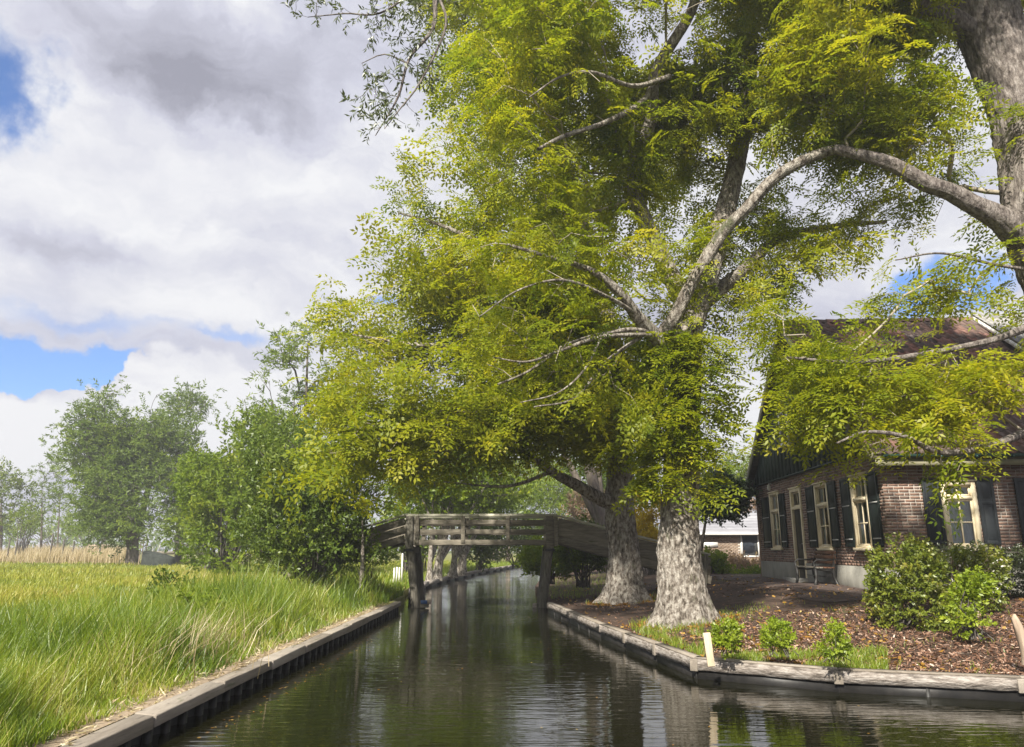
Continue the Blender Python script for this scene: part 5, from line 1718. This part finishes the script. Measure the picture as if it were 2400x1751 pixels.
for i, (x, y, Y, rx, ry, n, mat, lab) in enumerate([
        (1215, 1235, 27.5, 55, 38, 460, 'leaf_bush', 'leafy bush overhanging the water under the bridge ramp'),
        (1290, 1215, 25, 45, 50, 380, 'leaf_dark', 'dark ivy-like bush behind the right bridge pile'),
        (1140, 1190, 52, 60, 45, 300, 'leaf_dark', 'mid-green bush behind the far bend of the canal'),
        (1060, 1215, 46, 30, 30, 150, 'leaf_dark', 'dark low bush at the foot of the alder trunks'),
        (1230, 1140, 62, 90, 70, 380, 'leaf_bush', 'broad light green bush behind the bridge handrail'),
        (1100, 1130, 70, 100, 70, 380, 'leaf_bush', 'tall sunlit greenery at the end of the canal'),
        (900, 1170, 40, 55, 70, 300, 'leaf_bush', 'green bush filling the gap behind the left ramp'),
        (1437, 1165, 31, 46, 68, 480, 'leaf_yellow', 'vivid yellow flowering bush between the two big trunks'),
        (1578, 1245, 30, 20, 22, 200, 'leaf_bush', 'green bush right of the front trunk'),
        (1660, 1252, 33, 45, 13, 200, 'leaf_pink', 'pinkish blooming low shrub before the small house'),
        (1660, 1272, 30, 60, 9, 240, 'leaf_bush', 'low green border plants along the path edge'),
        (1700, 1130, 52, 60, 60, 260, 'leaf_pink', 'tawny pink tree behind the small house'),
        (1020, 1110, 50, 90, 60, 520, 'leaf_bush', 'dense leafy thicket behind the leaning alder trunks'),
        (1180, 1080, 66, 90, 55, 520, 'leaf_bush', 'tall yellow-green tree mass closing the end of the canal'),
        (1330, 1060, 56, 80, 70, 420, 'leaf_willow', 'pale airy shrub mass behind the second ash trunk'),
        (930, 1060, 44, 70, 60, 420, 'leaf_bush', 'leafy thicket filling the view left of the alder trunks'),
        (1250, 1225, 40, 60, 25, 260, 'leaf_bush', 'low greenery on the garden bank beyond the bridge'),
        (1090, 1050, 74, 100, 70, 900, 'leaf_ash', 'yellow-green tree crown left of the canal end'),
        (1265, 1050, 72, 90, 75, 900, 'leaf_bush', 'round green tree crown right of the canal end'),
        (1310, 1130, 48, 50, 50, 130, 'leaf_pink', 'reddish half-bare shrub behind the ramp handrail')]):
    b = at(x * K, 1260 * K, Y); b[2] = .45
    if Y < 40: t = SMALL if Y < 31 else BIGL
    else: t = FARL
    sp = (1.6, 2.6) if Y < 31 else ((.7, 1.1) if Y < 40 else (.6, 1.0))
    m_ = Y / 1750 * K
    bush('bush', lab, 'bush', b, [lobe(x, y, Y, rx, ry, max(.5, rx * m_ * .8)), lobe(x + rx * .4, y + ry * .35, Y - .3, rx * .6, ry * .6, max(.4, rx * m_ * .5)), lobe(x - rx * .4, y + ry * .3, Y, rx * .6, ry * .65, max(.4, rx * m_ * .5))], n, t, M[mat], 80 + i, nscale=.9 if Y < 40 else .5, thin=.18, spscale=sp, stem_r=.025, stems=6)
# round clipped dark tree
small_tree('round_tree', 'clipped round dark evergreen tree beside the small house', 'tree', 1625, 1330, 27, [lobe(1600, 1098, 27, 46, 46, .85), lobe(1580, 1100, 27, 40, 40, .8)], 520, SMALL, M['leaf_round'], 95, trunk_r=.09, top=1090, lean=50, thin=.05, sprays=3, jitter=.15, nscale=1, rtip=.006, spscale=(1.6, 2.6))
# thin-leaved tree glimpsed between trunk and roof
small_tree('birch_tree', 'airy pale tree seen between the front trunk and the farmhouse gable', 'tree', 1690, 1320, 46, [lobe(*t) for t in [(1640, 1030, 46, 40, 40, 2.0), (1600, 1070, 46, 50, 35, 2.0)]], 150, BIGL, M['leaf_willow'], 96, trunk_r=.16, top=1000, lean=-20, thin=.35, sprays=3, nscale=.35, tint=(.7, .2))
small_tree('poplar_tree', 'pale tree glimpsed behind the crown of the second ash', 'tree', 1440, 1300, 40, [lobe(*t) for t in [(1060, 540, 40, 80, 90, 3), (1120, 800, 40, 120, 140, 3.5), (1250, 650, 40, 120, 160, 3.5), (1330, 860, 41, 90, 110, 3)]], 420, BIGL, M['leaf_willow'], 97, trunk_r=.3, top=520, lean=-220, thin=.35, sprays=3, nscale=.25, tint=(.6, .2), stems=4, rtip=.012, spscale=(.8, 1.4))

# distant wood on the horizon
rng = np.random.default_rng(120)
P = []
for i in range(1500):
    a = rng.uniform(-48, 48); d = rng.uniform(180, 260)
    h = 4 + 6 * vnoise(np.array([a * .35, 0, 0]), 1.0, 8)
    P.append([d * sin(radians(a)) , d * cos(radians(a)), .3 + h * rng.random() ** .7])
P = np.array(P)
V, Qd, T = scatter(rng, P, rng.normal(size=P.shape), FARL, (3, 6))
o = link('distant_wood', mesh_np('distant_wood', V, Qd, M['leaf_willow'], T)); o['kind'] = 'stuff'; o['label'] = 'low distant wood along the horizon'

# ------------------------------------------------------------------ small house in the background
fc = at(1640, 1330, 42); fc[2] = .55
sh = empty('small_house', tuple(fc), 'low pale brick outbuilding with slate roof and white gutter behind the trees', 'house')
x1 = at(1830, 1300, 42)[0] - fc[0] + 1.5
zg = at(1700, 1250, 42)[2] - .55; zr = at(1700, 1208, 44)[2] - .55
m = MB().box((-1.5, .01, -.3), (x1, 4, zg - .05)); m.build('wall', M['mortar'], sh)
st = MB(); rng = np.random.default_rng(7)
for r_ in range(int((zg - .1) / .075)):
    u = -1.5 + (.11 if r_ % 2 else 0)
    while u < x1 - .25:
        if not (2.2 < u + .1 < 3.3 and .75 < r_ * .075 < zg - .15):
            st.box((u, -.006 - rng.random() * .006, r_ * .075), (u + .21, .02, r_ * .075 + .062), rng.random())
        u += .222
o = st.build('brickwork', M['palebrick'], sh); o['kind'] = 'stuff'
for k_ in range(7):
    a = k_ / 7; b = (k_ + 1) / 7
    p0 = np.array([0, -.35, zg]); p1 = np.array([0, 2.0, zr + .15])
    A_ = p0 + (p1 - p0) * a; B_ = p0 + (p1 - p0) * b
    V = [[-1.9, A_[1], A_[2] + .05], [x1 + .3, A_[1], A_[2] + .05], [x1 + .3, B_[1] + .05, B_[2] + .01], [-1.9, B_[1] + .05, B_[2] + .01], [-1.9, A_[1], A_[2]], [x1 + .3, A_[1], A_[2]]]
    MB().raw(V, [[0, 1, 2, 3], [4, 5, 1, 0]], rng.random()).build('roof_course', M['slate'], sh)
MB().box((-1.9, -.46, zg - .10), (x1 + .3, -.34, zg + .01)).build('gutter', M['white'], sh)
wx = at(1740, 1270, 42)[0] - fc[0]
m = MB().box((wx - .1, -.05, .62), (wx - .02, .05, zg - .12)).box((wx + .82, -.05, .62), (wx + .9, .05, zg - .12)).box((wx - .02, -.045, .62), (wx + .82, .05, .7))
wf = m.build('window', M['white'], sh)
MB().box((wx - .02, -.02, .7), (wx + .82, -.01, zg - .12)).build('pane', M['darkpane'], wf)
m = MB().box((.25, -.05, 1.15), (1.05, -.02, 1.42)); m.build('white_board', M['white'], sh)

# ------------------------------------------------------------------ things far off in the meadow
p = at(372, 1312, 57); p[2] = .42
bt = empty('upturned_boat', tuple(p), 'dark upturned punt lying in the grass below the willow', 'boat')
V = []
prof = [(-.0, .0), (.08, .35), (.35, .62), (.8, .70)]
n = 13
for i in range(n):
    t = i / (n - 1) * 2 - 1
    w = .75 * (1 - abs(t) ** 3 * .55); hgt = (.95 - .25 * t) * (1 - .12 * abs(t))
    for k_ in range(9):
        a = pi * k_ / 8
        sx = cos(a); V.append([t * 1.15, -sx * w * (abs(sx) ** -.35 if abs(sx) > .01 else 1) * .9, hgt * min(1, sin(a) ** .55 if sin(a) > 0 else 0)])
Qd = [[i * 9 + k_, i * 9 + k_ + 1, i * 9 + 10 + k_, i * 9 + 9 + k_] for i in range(n - 1) for k_ in range(8)]
for r0 in (0, (n - 1) * 9):
    Qd += [[r0 + j, r0 + j + 1, r0 + 7 - j, r0 + 8 - j] for j in range(4)]
MB().raw(V, Qd).build('hull', M['tarp'], bt, smooth=False)
MB().box((-1.1, -.035, .80), (1.1, .035, 1.02)).build('keel', M['oldwood'], bt)
for i, (x, yt, w, Y, mt, lab) in enumerate([(326, 1265, .06, 58, 'deadwood', 'leftmost thin bleached post under the willow'), (332, 1258, .06, 58, 'deadwood', 'second thin bleached post under the willow'), (340, 1262, .06, 58, 'deadwood', 'thin bleached post under the willow beside the boat'), (355, 1280, .05, 59, 'white', 'short white post behind the left end of the boat'), (371, 1276, .09, 59, 'white', 'thicker white post behind the middle of the boat'), (380, 1275, .05, 59, 'white', 'thin white post behind the right end of the boat')]):
    b = at(x, 1312, Y); b[2] = .4; t_ = at(x, yt, Y)
    tag(MB().box((b[0] - w / 2, Y - w / 2, .3), (b[0] + w / 2, Y + w / 2, t_[2])).build('garden_post', M[mt], bevel=.008), lab, 'post', 'posts under the willow')
# brown fence behind the reeds
fa = at(205, 1262, 92)
fb = at(262, 1275, 92)
fn = empty('plank_fence', (fa[0], 92, .4), 'low brown plank fence behind the reeds', 'fence')
wdt = fb[0] - fa[0]
for k_ in range(4):
    MB().box((0, -.02, .55 + k_ * .3), (wdt, .02, .82 + k_ * .3), rng.random()).build('plank', M['benchwood'] if False else M['deadwood'], fn)
for k_ in range(4):
    MB().box((wdt * k_ / 3 - .05, .021, 0), (wdt * k_ / 3 + .05, .12, 1.8)).build('post', M['oldwood'], fn)
# thin fence posts in the reeds
for i, (x, yt) in enumerate([(18, 1262), (36, 1258), (118, 1250), (146, 1262), (170, 1268), (233, 1275)]):
    b = at(x, 1300, 68); t_ = at(x, yt, 68)
    o = MB().box((b[0] - .05, 67.95, .3), (b[0] + .05, 68.05, t_[2])).build('fence_post', M['twig_dark'])
    tag(o, ('first thin dark post from the left edge in the reeds', 'second thin dark post from the left edge in the reeds', 'thin dark post in the reeds just right of the bare sapling', 'tall thin dark post between the sapling and the willow', 'shorter thin dark post right of the tall one in the reeds', 'thin dark post standing before the brown plank fence')[i], 'post', 'fence posts in the reeds')
# landing stage at the end of the canal
ds = empty('landing_gate', tuple(at(1175, 1312, 74) * [1, 1, 0] + [0, 0, .35]), 'pale wooden garden gate frame at the end of the canal', 'gate')
L0 = rel(ds)
for x in (1158, 1188, 1193):
    b = at(x, 1310, 74); t_ = at(x, 1277, 74)
    m = MB().box((b[0] - .11, 73.9, .3), (b[0] + .11, 74.1, t_[2])); m.v[0] -= L0; m.build('gate_post', M['palepink'], ds)
for y in (1281, 1287, 1294):
    a = at(1162, y, 74); b = at(1186, y, 74)
    m = MB().box((a[0], 73.95, a[2] - .03), (b[0], 74.0, a[2] + .03)); m.v[0] -= L0; m.build('gate_bar', M['palepink'], ds)
for i, (x, yt) in enumerate([(924, 1331), (930, 1329), (942, 1297), (936, 1330)]):
    b = at(x, 1345, 30); t_ = at(x, yt, 30)
    o = MB().box((b[0] - .025, 29.97, .3), (b[0] + .025, 30.03, t_[2])).build('white_post', M['white'])
    tag(o, ('tallest white post left of the left bridge pile' if i == 2 else ('first short white post left of the bridge pile', 'second short white post left of the bridge pile', '', 'short white post right beside the tall one')[i]), 'post', None if i == 2 else 'short white posts by the bridge')

# ------------------------------------------------------------------ grass
def blades(rng, P, h, w, tint, bend=.45, wind=(.25, 0)):
    n = len(P)
    a = rng.uniform(0, 2 * pi, n)
    side = np.stack([np.cos(a), np.sin(a), np.zeros(n)], -1) * (w / 2)[:, None]
    b = rng.uniform(0, 2 * pi, n)
    bd = np.stack([np.cos(b) + wind[0], np.sin(b) + wind[1], np.zeros(n)], -1) * (h * bend * rng.uniform(.2, 1.2, n))[:, None]
    up = np.stack([np.zeros(n), np.zeros(n), h], -1)
    p1 = P + up * .5 + bd * .28
    p2 = P + up * .92 + bd
    V = np.stack([P - side, P + side, p1 - side * .8, p1 + side * .8, p2 - side * .08, p2 + side * .08], 1)
    Q0 = np.array([[0, 1, 3, 2], [2, 3, 5, 4]])
    Qd = (np.arange(n)[:, None, None] * 6 + Q0[None]).reshape(-1, 4)
    return V.reshape(-1, 3), Qd, np.repeat(np.clip(tint, 0, 1), 6)


def left_points(rng, n, y0, y1, margin0=.65, gap=0.0, ypow=1.0):
    u = rng.random(n) ** ypow
    Y = y0 * (y1 / y0) ** u
    xr = lbx(Y) - margin0 - gap
    xl = -.76 * Y - 2.0
    xl = np.minimum(xl, xr - 1.0)
    X = xr + (xl - xr) * rng.random(n)
    return X, Y


rng = np.random.default_rng(201)
# tall bank grass near the camera
X, Y = left_points(rng, 112000, 3.4, 24, .33)
d = lbx(Y) - X
nz = vnoise(np.stack([X, Y, 0 * X], -1), .55, 3); nz2 = vnoise(np.stack([X, Y, 0 * X], -1), 1.7, 4)
fade = np.maximum(np.clip(1.4 - d / 3.6, 0, 1), np.clip((15 - Y) / 6, 0, 1) * .7)
keep = rng.random(len(X)) < np.clip(.12 + fade * 1.2 * (.45 + nz), 0, 1)
X, Y, d, nz, nz2 = X[keep], Y[keep], d[keep], nz[keep], nz2[keep]
h = (.28 + .55 * nz * nz * 1.6 + .25 * nz2 * rng.random(len(X))) * rng.uniform(.6, 1.2, len(X)) * (.30 + .70 * sm(d, .4, 1.2))
h *= (.50 + .5 * np.clip(1.3 - d / 3.2, 0, 1)) * (1 + .35 * sm(Y, 12, 17) * sm(d, 4.0, 1.0))
P = np.stack([X, Y, lz(X, Y) - .02], -1)
w = .0046 * (1 + Y / 7.5) * rng.uniform(.7, 1.5, len(X))
t = .47 + .75 * (nz2 - .5) + rng.normal(size=len(X)) * .16 - .35 * (nz - .5) + (rng.random(len(X)) < .05) * .5
V, Qd, T = blades(rng, P, h, w, t, .5, (.10, -.05))
o = link('tall_grass', mesh_np('tall_grass', V, Qd, M['grass'], T)); o['kind'] = 'stuff'; o['label'] = 'long bright green grass along the canal bank'
# meadow grass beyond
X, Y = left_points(rng, 66000, 7, 75, .8)
d = lbx(Y) - X
nz = vnoise(np.stack([X, Y, 0 * X], -1), .35, 13); nz2 = vnoise(np.stack([X, Y, 0 * X], -1), 1.1, 14)
keep = (rng.random(len(X)) < np.clip((d - 1.0) / 3.0, .08, 1) * np.clip((Y - 6) / 8, .25, 1)) & ((X < -3.6) | (Y < 24))
X, Y, d, nz, nz2 = X[keep], Y[keep], d[keep], nz[keep], nz2[keep]
h = (.14 + .20 * nz + .10 * nz2) * rng.uniform(.6, 1.25, len(X))
P = np.stack([X, Y, lz(X, Y) - .02], -1)
w = .006 * (1 + Y / 5.5) * rng.uniform(.7, 1.4, len(X))
t = .42 + .8 * (nz - .5) + .3 * (nz2 - .5) + rng.normal(size=len(X)) * .13
V, Qd, T = blades(rng, P, h, w, t, .45, (.3, 0))
o = link('meadow_grass', mesh_np('meadow_grass', V, Qd, M['meadow'], T)); o['kind'] = 'stuff'; o['label'] = 'yellowish meadow grass reaching back to the reeds'
# dry stalks tangle near the middle of the bank
X = rng.normal(-4.0, .35, 260); Y = rng.normal(9.6, .8, 260)
P = np.stack([X, Y, lz(X, Y)], -1)
V, Qd, T = blades(rng, P, rng.uniform(.35, .8, 260), np.full(260, .010), rng.random(260), .8, (.6, -.1))
o = link('dry_stalks', mesh_np('dry_stalks', V, Qd, M['reed'], T)); o['kind'] = 'stuff'; o['label'] = 'bleached dry stalks tangled in the tall grass'
# broad-leaved weeds among the bank grass, each clump a plant
WEED = [simple_spray(rt, 14, .28, .12, .05, 1.1) for _ in range(6)]
WLAB = ['dark docken clump rising tallest from the bank grass', 'low broad-leaved weed near the bottom edge of the picture', 'leafy weed clump beside the dry stalks', 'small bright weed close behind the edge beam', 'broad-leaved weed farther back along the bank']
for i, (x, y, hh, ww, n_) in enumerate([(930, 1420, .75, .30, 60), (560, 1640, .3, .22, 34), (1010, 1460, .5, .28, 40), (385 * K, 1590 * K * .985, .25, .16, 26), (700 * K, 1330 * K, .6, .3, 40)]):
    x = x * .45 if i in (0, 2) else x
    b = atz(x, y, .3) if i else atz(400, 1445, .3)
    if i == 2: b = atz(455, 1480, .3)
    if i in (1, 3): continue
    b[0] = min(b[0], lbx(b[1]) - .7)
    b[2] = lz(b[:1], b[1:2])[0]
    bush('weed', WLAB[i], 'weed', b, [(b[0], b[1], b[2] + hh * .5, ww, ww, hh * .5)], n_, WEED, M['leaf_dark' if i in (0, 4) else 'leaf_bush'], 400 + i, 'weeds in the bank grass', nscale=4, thin=.1, spscale=(.6, 1.1), stem_r=.006, stems=2)
# grass at the far bank
X = rng.uniform(-9, -2, 9000); Y = rng.uniform(23.5, 75, 9000)
X = lbx(Y) - .3 - rng.random(9000) ** 1.5 * 6
P = np.stack([X, Y, lz(X, Y)], -1)
V, Qd, T = blades(rng, P, rng.uniform(.1, .4, 9000), np.full(9000, .035), rng.normal(.5, .2, 9000), .5)
o = link('bank_grass', mesh_np('bank_grass', V, Qd, M['grass'], T)); o['kind'] = 'stuff'; o['label'] = 'short grass under the alders on the far bank'
# reed band
n = 13000
Y = rng.uniform(66, 84, n); X = np.interp(rng.random(n), [0, 1], [0, 1]); X = at(-60, 1290, 75)[0] * (Y / 75) + (at(300, 1290, 75)[0] - at(-60, 1290, 75)[0]) * X * (Y / 75)
P = np.stack([X, Y, np.full(n, .35)], -1)
V, Qd, T = blades(rng, P, rng.uniform(.8, 1.6, n) * (.6 + .8 * vnoise(P, .25, 3)), np.full(n, .04), rng.normal(.6, .25, n), .25)
o = link('reeds', mesh_np('reeds', V, Qd, M['reed'], T)); o['kind'] = 'stuff'; o['label'] = 'pale dry reed belt across the back of the meadow'


def right_grass(name, px0, px1, py0, py1, n, h0, h1, label, mat='grass', zz=.26):
    xs = rng.uniform(px0, px1, n); ys = rng.uniform(py0, py1, n)
    Pz = []
    G = np.array([atz(a, b, zz) for a, b in zip(xs, ys)])
    k_ = vnoise(G, 3.0, 2) > .38
    k_ &= (rdist(G[:, 0], G[:, 1]) > .24) & (G[:, 0] > rbx(G[:, 1]))
    G = G[k_]
    G[:, 2] = rz_(G[:, 0], G[:, 1]) - .01
    m = len(G)
    V, Qd, T = blades(rng, G, rng.uniform(h0, h1, m), rng.uniform(.005, .012, m), rng.normal(.5, .2, m), .6, (0, 0))
    o = link(name, mesh_np(name, V, Qd, M[mat], T)); o['kind'] = 'stuff'; o['label'] = label


right_grass('garden_grass', 1480, 1650, 1455, 1530, 3600, .05, .18, 'tufts of dry grass on the bank near the corner')
right_grass('garden_grass', 1690, 2080, 1528, 1572, 8000, .04, .14, 'strip of short bright grass behind the pale planks')
right_grass('garden_grass', 1285, 1420, 1355, 1400, 1800, .08, .25, 'green grass at the foot of the bridge pile')
right_grass('garden_grass', 1640, 2380, 1440, 1575, 700, .04, .12, 'sparse weeds among the bark chips')
right_grass('garden_grass', 1690, 1800, 1440, 1470, 500, .03, .10, 'thin weeds behind the first lime bush')

# bark chips, fallen leaves, twigs
rng = np.random.default_rng(300)
def ground_bits(name, n, region, size, mat, label, seed, asp=.35, zoff=.012, dens=None, lift=.35):
    r_ = np.random.default_rng(seed)
    px_ = r_.uniform(region[0], region[1], n); py_ = r_.uniform(region[2], region[3], n)
    G = np.array([atz(a, b, .48) for a, b in zip(px_, py_)])
    ok = (G[:, 0] > rbx(G[:, 1]) + .1) & (G[:, 1] < 27) & (rdist(G[:, 0], G[:, 1]) > .22)
    hl_ = np.array([wm.inverted() @ Vector(p) for p in G])
    ok &= ~((hl_[:, 0] > -.05) & (hl_[:, 1] > -.05))
    if dens: ok &= r_.random(n) < dens(G)
    G = G[ok]; m = len(G)
    G[:, 2] = rz_(G[:, 0], G[:, 1]) + zoff
    d = r_.normal(size=(m, 3)); d[:, 2] *= lift; d /= np.linalg.norm(d, axis=1, keepdims=True)
    w = np.cross(d, r_.normal(size=(m, 3)) * .4 + [0, 0, 1]); w /= np.linalg.norm(w, axis=1, keepdims=True)
    L = r_.uniform(.5, 1.5, m)[:, None] * size
    upv = np.cross(w, d)
    V = np.stack([G - d * L / 2 - w * L * asp / 2, G + d * L / 2 - w * L * asp / 3, G + d * L / 2 + w * L * asp / 3 + upv * L * .08, G - d * L / 2 + w * L * asp / 2], 1)
    T = np.repeat(np.clip(r_.normal(.5, .25, m), 0, 1), 4)
    o = link(name, mesh_np(name, V.reshape(-1, 3), np.arange(4 * m).reshape(-1, 4), M[mat], T)); o['kind'] = 'stuff'; o['label'] = label


nzd = lambda G: np.clip((vnoise(G, .8, 6) - .25) * 2, .1, 1)
ground_bits('bark_chips', 30000, (1600, 2480, 1430, 1600), .048, 'chip', 'reddish bark chips covering the bed in front of the shrubs', 301, .3, .012, lambda G: np.clip(.15 + sm(G[:, 0], 2.6, 4.2), 0, 1))
ground_bits('bark_chips', 20000, (1260, 2480, 1365, 1500), .045, 'chip', 'dark crumbly mould under the big trees', 302, .4, .01, nzd)
ground_bits('fallen_leaves', 4200, (1280, 2450, 1360, 1580), .06, 'fallen', 'scattered yellow and tan fallen leaves on the garden soil', 303, .6, .02, nzd)
# litter and weeds gathered round the feet of the two big trunks
for cx_, cy_, rr_ in ((A0[0], A0[1], .85), (B0[0], B0[1], .85)):
    n_ = 700
    a_ = rng.uniform(0, 2 * pi, n_); r0 = rr_ * (.75 + .5 * rng.random(n_) ** 1.5)
    P = np.stack([cx_ + np.cos(a_) * r0, cy_ + np.sin(a_) * r0, np.zeros(n_)], -1); P[:, 2] = rz_(P[:, 0], P[:, 1]) + .02
    d = rng.normal(size=P.shape); d[:, 2] *= .4
    V, Qd, T = scatter(rng, P, d, [simple_spray(rt, 2, .03, .05, .025, .8) for _ in range(4)], (.6, 1.3), rng.random(n_))
    o = link('leaf_litter', mesh_np('leaf_litter', V, Qd, M['fallen'], T * .6)); o['kind'] = 'stuff'; o['label'] = 'dead leaves gathered round the foot of a big trunk'
    P = P[rng.random(n_) < .35]; P = P[vnoise(P, 2.5, 4) > .5]
    V, Qd, T = blades(rng, P, rng.uniform(.04, .16, len(P)), np.full(len(P), .009), rng.normal(.45, .2, len(P)), .6, (0, 0))
    o = link('garden_grass', mesh_np('garden_grass', V, Qd, M['grass'], T)); o['kind'] = 'stuff'; o['label'] = 'weedy grass at the foot of a big trunk'
# dry litter on the sandy strip
yy = rng.uniform(3.5, 20, 2200); xx = lbx(yy) - rng.uniform(.2, .85, 2200)
P = np.stack([xx, yy, lz(xx, yy) + .03], -1); d = rng.normal(size=P.shape); d[:, 2] *= .2
V, Qd, T = scatter(rng, P, d, [simple_spray(rt, 3, .05, .07, .012, .6) for _ in range(4)], (.7, 1.6), rng.random(2200))
o = link('dry_litter', mesh_np('dry_litter', V, Qd, M['reed'], T)); o['kind'] = 'stuff'; o['label'] = 'dry straw litter on the sandy strip behind the beam'
# leaves and pollen drifting on the water
n = 220
yy = rng.uniform(6.5, 20, n); t = rng.random(n)
xx = np.where(rng.random(n) < .75, lbx(yy) + .25 + rng.random(n) * .25, lbx(yy) + (np.interp(yy, RB[:, 0], RB[:, 1]).clip(max=4) - lbx(yy)) * t)
P = np.stack([xx, yy, np.full(n, .004)], -1); P = P[(xx < rbx(yy) - .05)]
d = rng.normal(size=P.shape); d[:, 2] = 0; d /= np.linalg.norm(d, axis=1, keepdims=True); w = np.cross(d, [0, 0, 1.0]); L = rng.uniform(.008, .024, len(P))[:, None]
V = np.stack([P - d * L, P + w * L * .5, P + d * L, P - w * L * .5], 1)
o = link('floating_leaves', mesh_np('floating_leaves', V.reshape(-1, 3), np.arange(4 * len(P)).reshape(-1, 4), M['fallen'], np.repeat(rng.random(len(P)), 4))); o['kind'] = 'stuff'; o['label'] = 'tiny leaves drifting on the dark water'

# ------------------------------------------------------------------ haze
if HAZE > 0:
    hm, nt, out = new_mat('haze')
    v = nt.nodes.new('ShaderNodeVolumePrincipled')
    v.inputs['Color'].default_value = (.93, .95, 1, 1)
    v.inputs['Density'].default_value = HAZE
    v.inputs['Anisotropy'].default_value = .3
    nt.links.new(v.outputs[0], out.inputs['Volume'])
    hb = MB().box((-900, -60, -1.9), (1100, 1000, 25))
    o = hb.build('haze', hm); o['kind'] = 'stuff'; o['label'] = 'thin bright haze over the meadow and canal'
    scn.cycles.volume_bounces = 0
